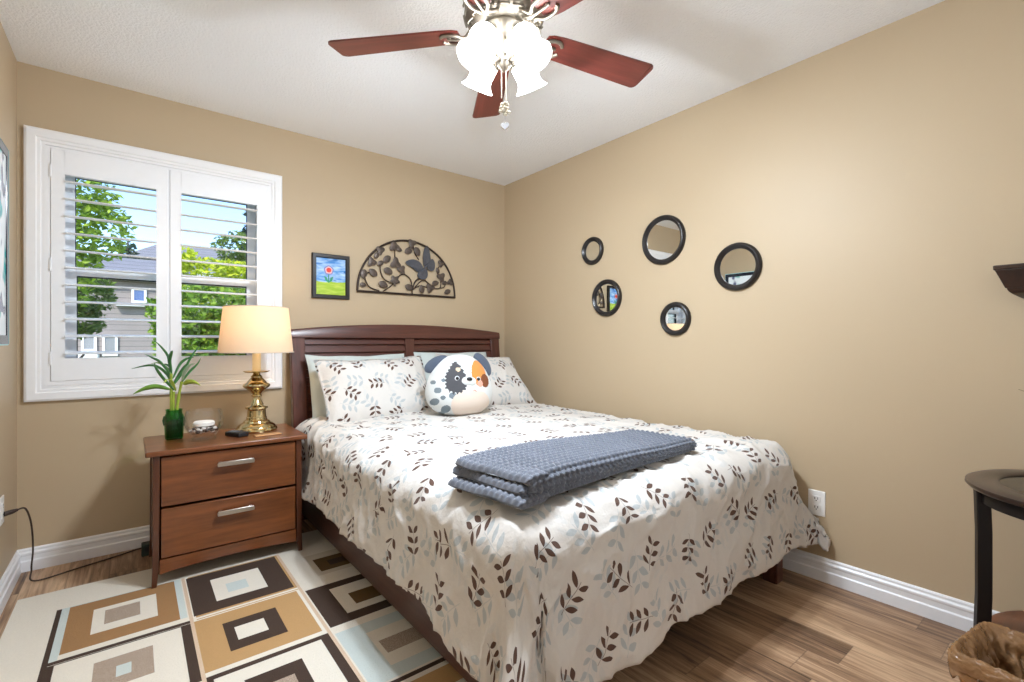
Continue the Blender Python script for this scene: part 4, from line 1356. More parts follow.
# ================================================================== CEILING FAN
FX, FY, FZ = -1.441, -1.879, 2.225
fan = thing('ceiling_fan', 'ceiling fan with rosewood blades and frosted glass light kit', 'ceiling fan', (FX, FY, H))
MB().lathe([(0.0, H), (0.075, H), (0.078, H - 0.02), (0.06, H - 0.045), (0.03, H - 0.055), (0.018, H - 0.058), (0.018, H - 0.075), (0.05, H - 0.078), (0.09, H - 0.085), (0.0, H - 0.085)], 40, (FX, FY, 0)).build('canopy', M_FANMET, fan, ang=50)
hp = [(0.0, 2.362), (0.07, 2.362), (0.105, 2.356), (0.128, 2.345), (0.138, 2.325), (0.141, 2.300), (0.138, 2.285), (0.143, 2.278), (0.143, 2.268), (0.135, 2.262), (0.120, 2.248), (0.098, 2.236), (0.082, 2.231), (0.0, 2.231)]
mh = MB().lathe(hp, 64, (FX, FY, 0), rad=lambda a, z: 1 + (0.02 * abs(math.sin(14 * a)) if 2.236 < z < 2.262 or 2.29 < z < 2.34 else 0))
mho = mh.build('motor_housing', M_FANMET, fan, ang=50)
fg = MB()
for k in range(14):
    a0 = 2 * PI * k / 14
    pts_ = []
    for q in range(17):
        t_ = q / 16
        aa = a0 + 0.21 * math.sin(2 * PI * t_); zz = 2.262 + 0.075 * t_
        rr = 0.143 + 0.005 * math.sin(PI * t_)
        pts_.append((FX + rr * math.cos(aa), FY + rr * math.sin(aa), zz))
    fg.tube(pts_, 0.0038, 6)
    pts_ = []
    for q in range(13):
        t_ = q / 12
        aa = a0 + 0.16 * math.cos(2 * PI * t_) ; zz = 2.249 - 0.010 * math.sin(2 * PI * t_) 
        rr = 0.118 + 0.015 * math.sin(2 * PI * t_)
        pts_.append((FX + rr * math.cos(aa), FY + rr * math.sin(aa), zz - 0.002))
    fg.tube(pts_, 0.004, 6)
fg.build('filigree', M_FANMET, mho)
# blades
for k in range(5):
    th = R(132.5 - 72 * k)
    c, s = math.cos(th), math.sin(th)
    pitch = R(-11)
    def T(u, v, w, c=c, s=s):
        # u outward, v sideways, w up, pitched about u
        vy = v * math.cos(pitch) - w * math.sin(pitch); vz = v * math.sin(pitch) + w * math.cos(pitch)
        return (FX + u * c - vy * s, FY + u * s + vy * c, FZ + vz)
    out = [(0.165, -0.040), (0.185, -0.050), (0.23, -0.056)]
    for u, v in ((0.64, -0.070),): out.append((u, v))
    for q in range(6):
        a = -PI / 2 + (PI / 2) * q / 5; out.append((0.637 + 0.023 * math.cos(a), -0.047 + 0.023 * math.sin(a)))
    for q in range(6):
        a = (PI / 2) * q / 5; out.append((0.637 + 0.023 * math.cos(a), 0.047 + 0.023 * math.sin(a)))
    out += [(0.23, 0.056), (0.185, 0.050), (0.165, 0.040)]
    me_b = MB(); me_b.prism(out, lambda u, v, w: (u, v, w), -0.003, 0.003)
    bl = me_b.build('blade', M_BLADE, None, bevel=0.0015)
    bl.parent = fan
    Mr = Matrix.Rotation(th, 4, 'Z') @ Matrix.Rotation(pitch, 4, 'X')
    bl.matrix_local = Matrix.Translation((0, 0, FZ - H)) @ Mr
    WORLD[bl.name] = Vector((0, 0, 0))
    ir = MB()
    # blade iron: two curling arms and a plate under the blade
    for sv in (-1, 1):
        ir.tube(spline([(0.085, 0.010 * sv, 0.020), (0.115, 0.030 * sv, 0.004), (0.145, 0.016 * sv, -0.014), (0.175, 0.034 * sv, -0.012), (0.215, 0.036 * sv, -0.008), (0.235, 0.018 * sv, -0.006)], 6), [0.007] * 31, 8)
    ir.tube(spline([(0.085, 0, 0.022), (0.12, 0, -0.006), (0.16, 0, -0.012), (0.215, 0, -0.007)], 6), [0.009] * 10 + [0.006] * 9, 8)
    for bx2, by2 in ((0.205, 0.0), (0.222, 0.030), (0.222, -0.030)): ir.ball((bx2, by2, -0.006), 0.008, 10, 6, (1, 1, 0.5))
    ir.build('blade_iron', M_FANMET, bl, ang=60)
# light kit
lk = MB().lathe([(0.0, 2.232), (0.078, 2.232), (0.082, 2.222), (0.072, 2.205), (0.060, 2.198), (0.050, 2.19), (0.046, 2.17), (0.034, 2.155), (0.026, 2.13), (0.030, 2.115), (0.024, 2.10), (0.012, 2.085), (0.0, 2.08)], 40, (FX, FY, 0))
lko = lk.build('light_fitter', M_FANMET, fan, ang=50)
orn = MB()
for k in range(8):
    a = 2 * PI * k / 8 + 0.2
    p = [(0.050, 2.175), (0.062, 2.15), (0.050, 2.125), (0.032, 2.118)]
    orn.tube(spline([(FX + r_ * math.cos(a), FY + r_ * math.sin(a), z_) for r_, z_ in p], 5), 0.005, 6)
    orn.ball((FX + 0.036 * math.cos(a), FY + 0.036 * math.sin(a), 2.108), 0.010, 8, 6)
orn.build('ornament', M_FANMET, lko)
M_FROST = lampshade('frosted glass shade', (250, 248, 244), 4.2, (0.92, 0.96, 1.0), 0.6)
bell = [(0.020, 0.0), (0.026, 0.004), (0.038, 0.014), (0.046, 0.032), (0.048, 0.052), (0.044, 0.076), (0.040, 0.096), (0.042, 0.112), (0.050, 0.128), (0.060, 0.138)]
for k in range(4):
    a = R(-127.5 + 45 + 90 * k)
    ca, sa = math.cos(a), math.sin(a)
    tilt = R(30)
    d = Vector((ca * math.sin(tilt), sa * math.sin(tilt), -math.cos(tilt)))
    base = Vector((FX + 0.080 * ca, FY + 0.080 * sa, 2.190))
    arm = MB()
    arm.tube(spline([(FX + 0.03 * ca, FY + 0.03 * sa, 2.175), (FX + 0.058 * ca, FY + 0.058 * sa, 2.210), tuple(base + d * -0.012), tuple(base)], 6), 0.008, 10)
    arm.lathe([(0.0, -0.016), (0.018, -0.014), (0.026, -0.002), (0.026, 0.010), (0.0, 0.010)], 24, base, M=axis_to(d))
    am = arm.build('shade_arm', M_FANMET, fan, ang=50)
    g = MB().lathe(bell, 40, base, M=axis_to(d), rad=lambda q, z: 1 + 0.012 * math.cos(8 * q) * (z / 0.14))
    g.build('glass_shade', M_FROST, fan, ang=180, solid=0.003)
    bo = MB().ball(base + d * 0.06, 0.022, 16, 12, (1, 1, 1))
    bo.build('bulb', lampshade('fan bulb glow', (255, 250, 240), 5.0, (1.0, 0.95, 0.88), 0.9), fan, ang=180)
    L_ = bpy.data.lights.new('fan_light', 'AREA'); L_.shape = 'DISK'; L_.size = 0.10; L_.energy = FAN_W; L_.color = (0.79, 0.89, 1.0)
    lo2 = bpy.data.objects.new('fan_light', L_); col.objects.link(lo2); lo2.parent = fan
    lo2.location = (base + d * 0.141) - Vector((FX, FY, H))
    lo2.rotation_euler = Vector((ca * 0.72, sa * 0.72, -0.69)).to_track_quat('-Z', 'Y').to_euler()
# pull chain and charms
ch = MB()
for dx, z1 in ((0.006, 1.96), (-0.010, 1.985)):
    p0 = Vector((FX, FY, 0)) + CR * dx
    zz = 2.10
    while zz > z1: ch.ball((p0.x, p0.y, zz), 0.0024, 6, 5); zz -= 0.0046
    ch.tube([(p0.x, p0.y, 2.10), (p0.x, p0.y, z1)], 0.0012, 5)
cho = ch.build('pull_chain', M_NICKEL, fan, ang=180)
an = MB()   # little flower cluster charm
pc3 = Vector((FX, FY, 1.945)) + CR * 0.002
rnd = random.Random(3)
for k in range(16):
    q = Vector((rnd.uniform(-1, 1), rnd.uniform(-1, 1), rnd.uniform(-1.5, 1.5))) * 0.013
    an.ball(pc3 + q, 0.0085, 8, 6, (1, 1, 0.8))
an.build('charm', plain('pearly charm', (230, 224, 210), 0.25, 0.4), cho, ang=180)
hc = MB(); hp3 = Vector((FX, FY, 1.882)) + CR * 0.002
hh = []
for k in range(24):
    t_ = 2 * PI * k / 24
    hh.append((16 * math.sin(t_) ** 3 * 0.00095, (13 * math.cos(t_) - 5 * math.cos(2 * t_) - 2 * math.cos(3 * t_) - math.cos(4 * t_)) * 0.00095))
hc.prism(hh, lambda u, v, w: tuple(hp3 + CR * u + CB * w + Vector((0, 0, v))), -0.005, 0.005)
hc.tube([tuple(pc3), tuple(hp3 + Vector((0, 0, 0.008)))], 0.001, 5)
hc.build('heart_pendant', plain('silver crystal heart', (214, 216, 222), 0.08, 0.8), cho, bevel=0.002)

# ================================================================== RIGHT SIDE: TABLE, BASKET, SHELF
TX, TY, TR, TZ = -0.312, -3.228, 0.283, 0.662
tb = thing('round_side_table', 'dark espresso round side table with inset top and lower shelf', 'side table', (TX, TY, 0))
MB().lathe([(0.205, TZ - 0.004), (0.210, TZ), (TR - 0.012, TZ), (TR, TZ - 0.006), (TR + 0.001, TZ - 0.014), (TR - 0.008, TZ - 0.024), (0.205, TZ - 0.024), (0.205, TZ - 0.004)], 72, (TX, TY, 0)).build('top_ring', M_ESP, tb, ang=50)
MB().lathe([(0.0, TZ - 0.006), (0.2055, TZ - 0.006), (0.2055, TZ - 0.018), (0.0, TZ - 0.018)], 64, (TX, TY, 0)).build('top_inset', glass_thin('bronze table glass', (0.55, 0.5, 0.45, 1), 0.8), tb)
MB().lathe([(0.236, TZ - 0.024), (0.252, TZ - 0.024), (0.252, TZ - 0.066), (0.236, TZ - 0.066), (0.236, TZ - 0.024)], 64, (TX, TY, 0)).build('apron', M_ESPZ, tb, ang=50)
sh_ = MB().lathe([(0.0, 0.200), (0.225, 0.200), (0.232, 0.194), (0.225, 0.182), (0.0, 0.182)], 64, (TX, TY, 0)).build('lower_shelf', M_SHELFWOOD, tb, ang=50)
la0 = 1.86
for k in range(4):
    a = la0 + k * PI / 2
    ca, sa = math.cos(a), math.sin(a)
    pr = []
    for z, r_ in ((0.0, 0.276), (0.10, 0.266), (0.30, 0.260), (0.50, 0.260), (TZ - 0.024, 0.264)): pr.append((r_, z))
    pr2 = [(r_ - 0.034, z) for r_, z in reversed(pr)]
    MB().prism(pr + pr2, lambda u, v, w: (TX + u * ca - w * sa, TY + u * sa + w * ca, v), -0.024, 0.024).build('leg', M_ESPZ, tb, bevel=0.003)

# potted plant on the side table (only its tip shows)
vs_ = thing('potted_plant', 'grey vase with thin leaves on the round side table', 'plant', (TX + 0.02, TY, TZ - 0.006))
vx, vy, vz = TX + 0.02, TY - 0.0, TZ - 0.006
MB().lathe([(0.0, vz), (0.050, vz), (0.062, vz + 0.03), (0.072, vz + 0.09), (0.066, vz + 0.15), (0.050, vz + 0.18), (0.054, vz + 0.19), (0.047, vz + 0.19), (0.043, vz + 0.178), (0.0, vz + 0.16)], 36, (vx, vy, 0)).build('vase', plain('grey mauve ceramic', (128, 116, 116), 0.35), vs_, ang=60)
for k in range(9):
    a_ = MB(); q = 2 * PI * k / 9 + 0.45
    ribbon(a_, (vx + 0.01 * math.cos(q), vy + 0.01 * math.sin(q), vz + 0.17), (math.cos(q), math.sin(q)), 0.165 + 0.02 * (k % 3), 0.014, 0.22, up0=1.0)
    a_.build('leaf', plain('dark olive leaf', (70, 78, 52), 0.5), vs_, solid=0.0008, ang=180)


# woven basket with a crumpled liner
def basket():
    bxc, byc, rot = -0.668, -3.150, R(-8.5)
    L1, L2, Hb = 0.255, 0.30, 0.246
    r = thing('waste_basket', 'tan woven rectangular basket on the floor by the side table', 'basket', (bxc, byc, 0))
    Mx = Matrix.Translation((bxc, byc, 0)) @ Matrix.Rotation(rot, 4, 'Z')
    m, nt, b = newmat('seagrass weave')
    n = tex_noise(nt, coords(nt, 'Object', (1, 1, 1)), 60, 3)
    nt.links.new(mixc(nt, n.outputs[0], lin((150, 106, 62)), lin((206, 162, 108))), b.inputs['Base Color'])
    b.inputs['Roughness'].default_value = 0.7
    def ring(hw, hl, rc, n=96):
        # points round a rounded rectangle
        pts_ = []
        per = 4 * (hw + hl)
        for k in range(n):
            a = 2 * PI * k / n
            ca, sa = math.cos(a), math.sin(a)
            e = 9.0
            rr = (abs(ca / hw) ** e + abs(sa / hl) ** e) ** (-1 / e)
            pts_.append((rr * ca, rr * sa))
        return pts_
    N, Z = 192, 64
    def fn(sgn):
        def g(i, j):
            z = Hb * j / (Z - 1)
            f_ = 0.86 + 0.14 * z / Hb
            x, y = rg[i]
            colk = i // 4; rowk = int(j // 3)
            w_ = math.sin(PI * ((i % 8) / 4.0) + (PI if rowk % 2 else 0)) * abs(math.sin(PI * (j % 3 + 0.5) / 3))
            k_ = 1 + 0.018 * w_ + (0 if sgn > 0 else -0.045)
            return Mx @ Vector((x * f_ * k_, y * f_ * k_, z))
        return g
    rg = ring(L1 / 2, L2 / 2, 0.02, N)
    mb = MB(); mb.grid(fn(1), N, Z, cu=True); mb.grid(fn(-1), N, Z, cu=True)
    mb.add([Mx @ Vector((x * 0.86, y * 0.86, 0.004)) for x, y in rg], [tuple(range(N))])
    mb.build('woven_body', m, r, ang=180)
    rim = MB()
    for tw in (0, PI):
        pts_ = []
        for k in range(N):
            x, y = rg[k]
            pts_.append(Mx @ Vector((x * (1 + 0.03 * math.cos(k * 0.55 + tw)), y * (1 + 0.03 * math.cos(k * 0.55 + tw)), Hb + 0.006 * math.sin(k * 0.55 + tw))))
        rim.tube(pts_, 0.0085, 8, closed=True)
    rim.build('braided_rim', m, r, ang=180)
    # liner bag: folded over the rim, crumpled
    lm, nt, b = newmat('translucent bag film')
    out = nt.nodes['Material Output']
    n = tex_noise(nt, coords(nt), 14, 4, 0.6)
    b.inputs['Base Color'].default_value = lin((150, 112, 76)); b.inputs['Roughness'].default_value = 0.2
    bump(nt, b, n.outputs[0], 0.8, 0.02)
    tr = nt.nodes.new('ShaderNodeBsdfTransparent'); mx = nt.nodes.new('ShaderNodeMixShader'); mx.inputs[0].default_value = 0.42
    nt.links.new(b.outputs[0], mx.inputs[2]); nt.links.new(tr.outputs[0], mx.inputs[1]); mx.inputs[0].default_value = 0.8
    nt.links.new(mx.outputs[0], out.inputs[0])
    key = [(1.075, Hb - 0.05), (1.085, Hb - 0.03), (1.095, Hb - 0.005), (1.075, Hb + 0.014), (1.0, Hb + 0.024), (0.93, Hb + 0.006), (0.89, Hb - 0.04), (0.86, Hb - 0.10), (0.80, Hb - 0.16), (0.72, Hb - 0.21), (0.5, 0.032), (0.15, 0.024)]
    prof = [(p_.x, p_.y) for p_ in spline([(a_, b_, 0) for a_, b_ in key], 5)]
    def gl(i, j):
        k_, z = prof[j]
        x, y = rg[i]
        a = 2 * PI * i / N
        ca, sa, t_ = math.cos(a), math.sin(a), j / 5.0
        cr = 1 - 2 * abs(noise.noise(Vector((ca * 4, sa * 4, t_ * 0.8))))
        cr2 = 1 - 2 * abs(noise.noise(Vector((ca * 9, sa * 9, t_ * 1.3 + 5))))
        ins = smooth01(4.0, 6.5, t_)
        k2 = k_ - ins * (0.13 * cr + 0.07 * cr2) + (1 - ins) * 0.018 * (0.6 + cr2)
        dz = (1 - ins) * 0.010 * cr2 * (1 if t_ > 1 else 2) + ins * 0.012 * cr2
        return Mx @ Vector((x * k2, y * k2, max(0.015, z + dz)))
    lb = MB(); lb.grid(gl, N, len(prof), cu=True)
    o = lb.build('bin_liner', lm, ang=180)
    tag(o, 'crumpled thin plastic liner bag inside the woven basket', 'bin liner')


basket()

# wall shelf, mitred crown profile
ws = thing('wall_shelf', 'dark espresso floating wall ledge high above the side table', 'shelf', (0, -3.27, 1.37))
def tier(z0, z1, d0, d1, y0a, y0b):
    """tapered block against the wall: depth d0/d1 and end inset at bottom/top"""
    vs = []
    for z, d, yy in ((z0, d0, y0a), (z1, d1, y0b)):
        vs += [(0, yy, z), (-d, yy, z), (-d, -3.54 - (yy + 2.985), z), (0, -3.54 - (yy + 2.985), z)]
    return MB().add(vs, [(0, 1, 2, 3), (7, 6, 5, 4), (0, 4, 5, 1), (1, 5, 6, 2), (2, 6, 7, 3), (3, 7, 4, 0)])
MB().box(-0.134, 0.0, -3.556, -2.984, 1.352, 1.368).build('top_board', M_ESP, ws, bevel=0.003)
tier(1.288, 1.352, 0.112, 0.130, -3.012, -2.988).build('fascia', M_ESP, ws, bevel=0.002)
cv = MB(); prev = None
vs = []; nn = 8
for k in range(nn + 1):
    f_ = k / nn; z = 1.288 - 0.055 * f_
    d = 0.110 - 0.075 * (1 - math.cos(f_ * PI / 2)); yy = -3.016 - 0.075 * (1 - math.cos(f_ * PI / 2))
    vs += [(0, yy, z), (-d, yy, z), (-d, -6.54 - yy, z), (0, -6.54 - yy, z)]
fs = [(0, 1, 2, 3), tuple(nn * 4 + q for q in (3, 2, 1, 0))]
for k in range(nn): fs += [(k * 4 + q, k * 4 + (q + 1) % 4, k * 4 + 4 + (q + 1) % 4, k * 4 + 4 + q) for q in range(4)]
cv.add(vs, fs).build('cove_moulding', M_ESP, ws, ang=50)

ws.location.y -= 0.004

# ------------------------------------------------------------------ picture on the left wall
def left_art():
    m, nt, b = newmat('teal abstract print')
    vec = coords(nt, 'Object', (1, 3, 3))
    n = tex_noise(nt, vec, 1.8, 2); n2 = tex_noise(nt, vec, 3.1, 1)
    c = mixc(nt, (X(nt, n.outputs[0]) - 0.55) * 14.0, lin((236, 244, 248)), lin((64, 178, 178)))
    c = mixc(nt, (X(nt, n2.outputs[0]) - 0.62) * 14.0, c, lin((90, 96, 130)))
    nt.links.new(c, b.inputs['Base Color']); b.inputs['Roughness'].default_value = 0.15
    return m
q0, q1, z0, z1 = -1.40, -0.445, 1.086, 1.885
lp_ = thing('framed_print', 'large framed print, teal reflection painted on its edge, beside the window', 'picture', (XL, (q0 + q1) / 2, z0))
def swap(mb): mb.v = [(XL + (-p[1]), p[0], p[2]) for p in mb.v]; return mb
a_ = MB(); frame_sweep(a_, q0, q1, z0, z1, [(0, 0), (0, 0.034), (0.006, 0.038), (0.006, 0.0)]); swap(a_).build('outer_edge', plain('painted teal reflection', (176, 224, 230), 0.35), lp_, smooth=False)  # teal is a glancing window reflection painted on the black frame's side
a_ = MB(); frame_sweep(a_, q0 + 0.006, q1 - 0.006, z0 + 0.006, z1 - 0.006, [(0, 0), (0, 0.037), (0.034, 0.037), (0.036, 0.033), (0.036, 0.0)]); swap(a_).build('frame', plain('black navy frame', (26, 34, 48), 0.12), lp_, smooth=False)
a_ = MB().box(q0 + 0.03, q1 - 0.03, -0.034, -0.004, z0 + 0.03, z1 - 0.03); swap(a_).build('print', left_art(), lp_, smooth=False)


# ================================================================== OUTDOORS
def crown_mesh(blobs, n, size, seed):
    rnd = random.Random(seed)
    mb = MB(); tot = sum(b[3] * b[4] * b[5] for b in blobs) ** 1
    wts = [(b[3] * b[5]) for b in blobs]; S = sum(wts)
    for b, w_ in zip(blobs, wts):
        cx, cy, cz_, rx, ry, rz = b
        for _ in range(int(n * w_ / S)):
            d = Vector((rnd.gauss(0, 1), rnd.gauss(0, 1), rnd.gauss(0, 1))).normalized()
            rr = rnd.uniform(0.45, 1.0) ** 0.5
            rr *= 1 + 0.18 * noise.noise(Vector((d.x * 2.5 + seed, d.y * 2.5, d.z * 2.5)))
            p = Vector((cx + rx * d.x * rr, cy + ry * d.y * rr, cz_ + rz * d.z * rr))
            a = Vector((rnd.gauss(0, 1), rnd.gauss(0, 1), rnd.gauss(0, 0.6))).normalized()
            nb = Vector((rnd.gauss(0, .6), rnd.gauss(-0.5, .6), rnd.gauss(0.8, .6))).normalized()
            c_ = a.cross(nb).normalized()
            s = size * rnd.uniform(0.6, 1.25)
            mb.add([p - a * s, p + c_ * s * 0.45 + nb * s * 0.1, p + a * s, p - c_ * s * 0.45 + nb * s * 0.1], [(0, 1, 2, 3)])
    return mb


def tree(name, label, loc, trunk_h, tr, blobs, n, size, mat, seed, cat='tree'):
    r = thing(name, label, cat, loc)
    x, y, z = loc
    t_ = MB(); t_.tube(spline([(x, y, z), (x + 0.1, y, z + trunk_h * 0.5), (x - 0.05, y, z + trunk_h)], 6), [tr] * 7 + [tr * 0.7] * 6, 10)
    for k in range(4):
        a = k * 1.6 + seed
        t_.tube(spline([(x, y, z + trunk_h * 0.8), (x + 0.4 * math.cos(a), y + 0.4 * math.sin(a), z + trunk_h * 1.1), (x + 0.9 * math.cos(a), y + 0.9 * math.sin(a), z + trunk_h * 1.35)], 4), [tr * .5] * 5 + [tr * .25] * 4, 8)
    t_.build('trunk', M_BARK, r)
    crown_mesh(blobs, n, size, seed).build('crown', mat, r, smooth=False, weld=False)
    return r


M_BARK = plain('grey brown bark', (96, 82, 70), 0.9, var=0.3, scale=18, bmp=0.8)
M_MAPLE = foliage_mat('maple leaves', (110, 140, 40), (176, 200, 70), (140, 172, 50))
M_LIME = foliage_mat('lime yellow leaves', (150, 176, 20), (226, 226, 60), (190, 206, 36))
M_BUSH = foliage_mat('bush leaves', (84, 124, 30), (160, 190, 60), (120, 158, 40))
M_DARK = foliage_mat('dark spruce needles', (40, 60, 48), (74, 96, 72))
M_MID = foliage_mat('mid green leaves', (74, 104, 40), (130, 156, 66))


def at(px_, py_, Y):
    """world point where the photo direction meets the plane y = Y"""
    a = math.atan(379 / 478.0)
    u, v = (px_ - 512) / 478.0, -(py_ - 342) / 478.0
    d = Vector((math.sin(a) + math.cos(a) * u, math.cos(a) - math.sin(a) * u, v))
    t_ = (Y - CAM[1]) / d.y
    return Vector(CAM) + d * t_


GZ = -2.4
struct(MB().box(-60, 60, 0.2, 90, GZ - 0.3, GZ).build('ground', plain('lawn', (96, 124, 56), 0.95, var=0.3, scale=6)))

# tall leafy tree at the left pane
c = at(82, 225, 7.0)
tree('maple_tree', 'tall bright green leafy tree beyond the window', (c.x - 1.5, 7.0, GZ), 3.4, 0.16,
     [(c.x - 0.2, 7.0, c.z + 0.5, 0.62, 0.8, 0.8), (c.x + 0.15, 7.0, c.z - 0.05, 0.50, 0.7, 0.55), (c.x - 0.3, 7.0, c.z - 0.75, 0.55, 0.7, 0.6), (c.x - 0.9, 7.3, c.z - 0.1, 0.8, 0.8, 1.2)], 6500, 0.065, M_MAPLE, 1)
c = at(90, 300, 9.5)
tree('young_tree', 'olive green young tree in front of the grey house', (c.x - 0.9, 9.5, GZ), 2.4, 0.09,
     [(c.x - 0.2, 9.5, c.z + 0.15, 0.62, 0.6, 0.5), (c.x - 0.2, 9.5, c.z - 0.4, 0.45, 0.5, 0.35)], 2300, 0.07, M_MID, 2)
# lime shrubs at the right pane
c = at(222, 268, 6.9)
tree('lime_tree', 'yellow green leafy treetop in the window half near the lamp', (c.x, 6.9, GZ), 2.6, 0.12,
     [(c.x - 0.05, 6.9, c.z - 0.12, 0.75, 0.5, 0.28), (c.x - 0.62, 6.9, c.z + 0.10, 0.25, 0.4, 0.22), (c.x + 0.45, 6.9, c.z - 0.1, 0.6, 0.5, 0.25), (c.x, 6.9, c.z - 0.7, 0.9, 0.5, 0.5)], 5200, 0.055, M_LIME, 3)
c = at(222, 322, 5.2)
hd = thing('leafy_bush', 'dense green bush below the lime treetop outside', 'bush', (c.x, 5.2, GZ))
crown_mesh([(c.x - 0.15, 5.2, c.z + 0.12, 0.85, 0.5, 0.45), (c.x + 0.4, 5.3, c.z - 0.3, 0.8, 0.5, 0.6), (c.x - 0.1, 5.2, c.z - 0.9, 0.75, 0.5, 0.9), (c.x, 5.3, -1.6, 0.8, 0.5, 0.9), (c.x - 0.3, 5.3, c.z - 0.3, 0.6, 0.4, 0.5)], 15000, 0.06, 4).build('foliage', M_BUSH, hd, smooth=False, weld=False)
sb = MB()
for k in range(5): sb.tube([(c.x - 0.4 + 0.2 * k, 5.25, GZ), (c.x - 0.5 + 0.25 * k, 5.25, c.z - 0.2)], 0.03, 8)
sb.build('stems', M_BARK, hd)
# far trees
c = at(240, 250, 21)
tree('round_tree', 'round mid green tree behind the roof across the way', (c.x, 20.6, GZ), 3.5, 0.2, [(c.x, 20.6, c.z, 1.1, 1.1, 0.7), (c.x + 1.2, 20.6, c.z - 0.3, 1.2, 1.1, 0.8), (c.x + 0.3, 20.6, c.z - 0.9, 1.4, 1.1, 0.7)], 3600, 0.12, M_MID, 6)
c = at(248, 205, 23.6)
sp2 = thing('spruce_tree', 'dark spruce rising behind the round tree', 'tree', (c.x + 0.4, 23.6, GZ))
tk = MB(); tk.tube([(c.x + 0.4, 23.6, GZ), (c.x + 0.4, 23.6, c.z + 2.0)], [0.25, 0.03], 8); tk.build('trunk', M_BARK, sp2)
crown_mesh([(c.x + 0.4, 23.6, c.z + 1.4 - 0.9 * k, 0.25 + 0.15 * k, 0.25 + 0.15 * k, 0.36) for k in range(10)], 4200, 0.13, 7).build('crown', M_DARK, sp2, smooth=False, weld=False)
c = at(128, 262, 24)
sp4 = thing('conifer', 'small dark conifer tip beside the far white gable', 'tree', (c.x, 24, GZ))
tk = MB(); tk.tube([(c.x, 24, GZ), (c.x, 24, c.z + 0.9)], [0.2, 0.03], 8); tk.build('trunk', M_BARK, sp4)
crown_mesh([(c.x, 24, c.z + 0.5 - 0.6 * k, 0.3 + 0.28 * k, 0.3 + 0.28 * k, 0.4) for k in range(7)], 2200, 0.16, 8).build('crown', M_DARK, sp4, smooth=False, weld=False)


# houses across
def siding(name, c1, c2, pitch):
    m, nt, b = newmat(name)
    t_ = nt.nodes.new('ShaderNodeTexCoord'); sp = nt.nodes.new('ShaderNodeSeparateXYZ'); nt.links.new(t_.outputs['Object'], sp.inputs[0])
    z = X(nt, sp.outputs[2]) / pitch
    g = (z - z.floor()).lt(0.12)
    n = tex_noise(nt, t_.outputs['Object'], 3, 3)
    nt.links.new(mixc(nt, g * 0.6, mixc(nt, n.outputs[0], lin(c1), lin(c2)), lin(tuple(int(v * 0.6) for v in c1))), b.inputs['Base Color'])
    b.inputs['Roughness'].default_value = 0.9
    return m


M_SIDE = siding('grey lap siding', (138, 129, 126), (154, 145, 140), 0.16)
M_ROOF = siding('grey shingle roof', (122, 120, 124), (146, 144, 148), 0.2)
M_WHITE = plain('white house trim', (232, 232, 232), 0.6)
M_BLUEGL = plain('dark blue house window', (70, 96, 150), 0.1, spec=0.8)
hs = thing('house', 'grey sided house with white framed windows across the way', 'house', (at(120, 300, 15).x, 15, GZ))
hl, hr_ = at(20, 300, 15).x, at(186, 300, 15).x
zt_ = at(120, 279, 15).z
MB().box(hl, hr_, 15.0, 21.0, GZ, zt_).build('wall', M_SIDE, hs, smooth=False)
rf = MB(); zr = at(120, 262, 18).z
rf.add([(hl - .3, 14.7, zt_ - 0.05), (hr_ + .3, 14.7, zt_ - 0.05), (hr_ + .3, 18, zr), (hl - .3, 18, zr), (hl - .3, 21.3, zt_ - 0.05), (hr_ + .3, 21.3, zt_ - 0.05), (hl - .3, 14.7, zt_ + 0.1), (hr_ + .3, 14.7, zt_ + 0.1), (hr_ + .3, 18, zr + 0.15), (hl - .3, 18, zr + 0.15), (hl - .3, 21.3, zt_ + 0.1), (hr_ + .3, 21.3, zt_ + 0.1)],
       [(0, 3, 2, 1), (3, 4, 5, 2), (6, 7, 8, 9), (9, 8, 11, 10), (0, 1, 7, 6), (5, 4, 10, 11), (1, 2, 8, 7), (2, 5, 11, 8), (0, 6, 9, 3), (3, 9, 10, 4)])
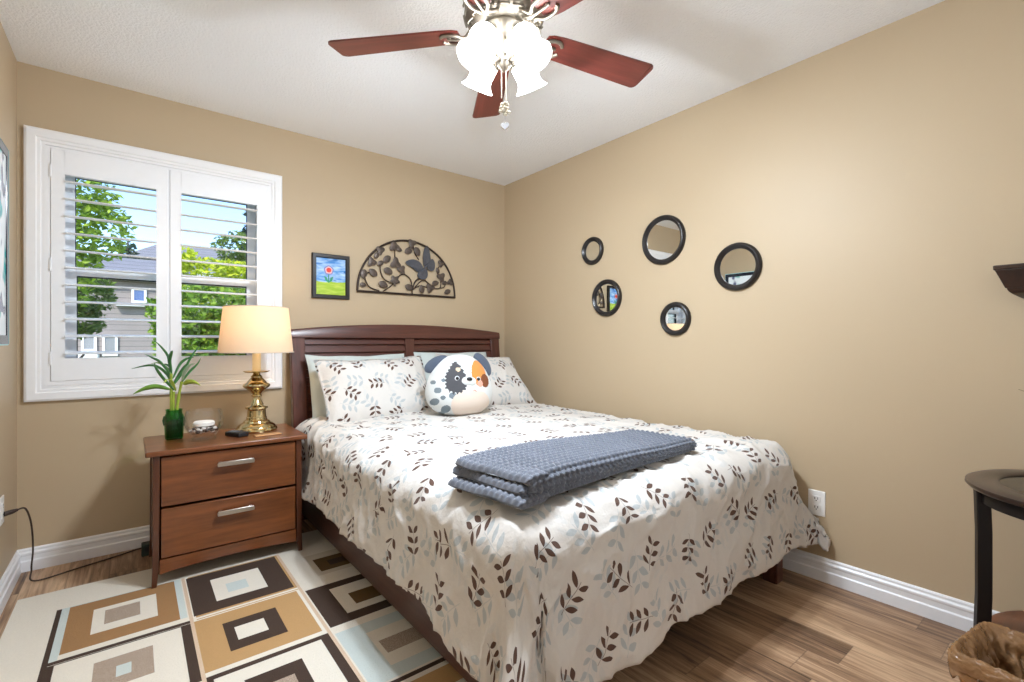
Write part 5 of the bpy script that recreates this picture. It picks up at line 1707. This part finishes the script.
rf.build('roof', M_ROOF, hs, smooth=False)
def house_win(x0, x1, y0, y1, gm, nm='house_window'):
    a, b = at(x0, y0, 14.95), at(x1, y1, 14.95)
    f_ = MB(); rect_frame(f_, a.x - .06, b.x + .06, b.z - .06, a.z + .06, .06, .06, .06, .06, 14.9, 15.02)
    fo = f_.build(nm, M_WHITE, hs, smooth=False)
    MB().box(a.x, b.x, 14.93, 14.97, b.z, a.z).build('pane', gm, fo, smooth=False)
M_GREYGL = plain('grey house window', (128, 134, 140), 0.1, spec=0.8)
house_win(134, 144, 290, 301, M_BLUEGL)
house_win(105, 115, 337, 354, M_GREYGL)
house_win(84, 94, 337, 349, M_GREYGL)
a, b = at(116, 304, 14.9), at(152, 307, 14.9)
MB().box(a.x, b.x, 14.75, 15.0, b.z, a.z).build('belt_trim', M_WHITE, hs, smooth=False)
a, b = at(74, 352, 14.2), at(98, 358, 14.2)
MB().box(a.x, b.x, 13.9, 14.99, b.z, a.z).build('porch_ledge', M_WHITE, hs, smooth=False)
a, b = at(150, 262, 19), at(158, 276, 19)
MB().box(a.x, b.x, 18.6, 19.4, zt_, a.z + 0.1).build('chimney', plain('dark brick', (84, 80, 84), 0.9), hs, smooth=False)
h2 = thing('gabled_house', 'far house with white gable and pale grey roof', 'house', (at(150, 262, 24).x, 27, GZ))
a, b = at(128, 258, 26), at(262, 275, 26)
MB().box(a.x, b.x, 26, 32, GZ, at(200, 262, 26).z).build('wall', plain('white house siding', (226, 226, 228), 0.8), h2, smooth=False)
zr2, ze2 = at(200, 246, 29).z, at(200, 262, 26).z
r2 = MB(); r2.add([(a.x - .3, 25.6, ze2 - .1), (b.x + .3, 25.6, ze2 - .1), (b.x - 1.5, 29, zr2), (a.x + 1.5, 29, zr2), (a.x - .3, 32.4, ze2 - .1), (b.x + .3, 32.4, ze2 - .1)], [(0, 1, 2, 3), (3, 2, 5, 4), (0, 3, 4), (1, 5, 2), (0, 4, 5, 1)])
r2.build('roof', M_ROOF, h2, smooth=False)
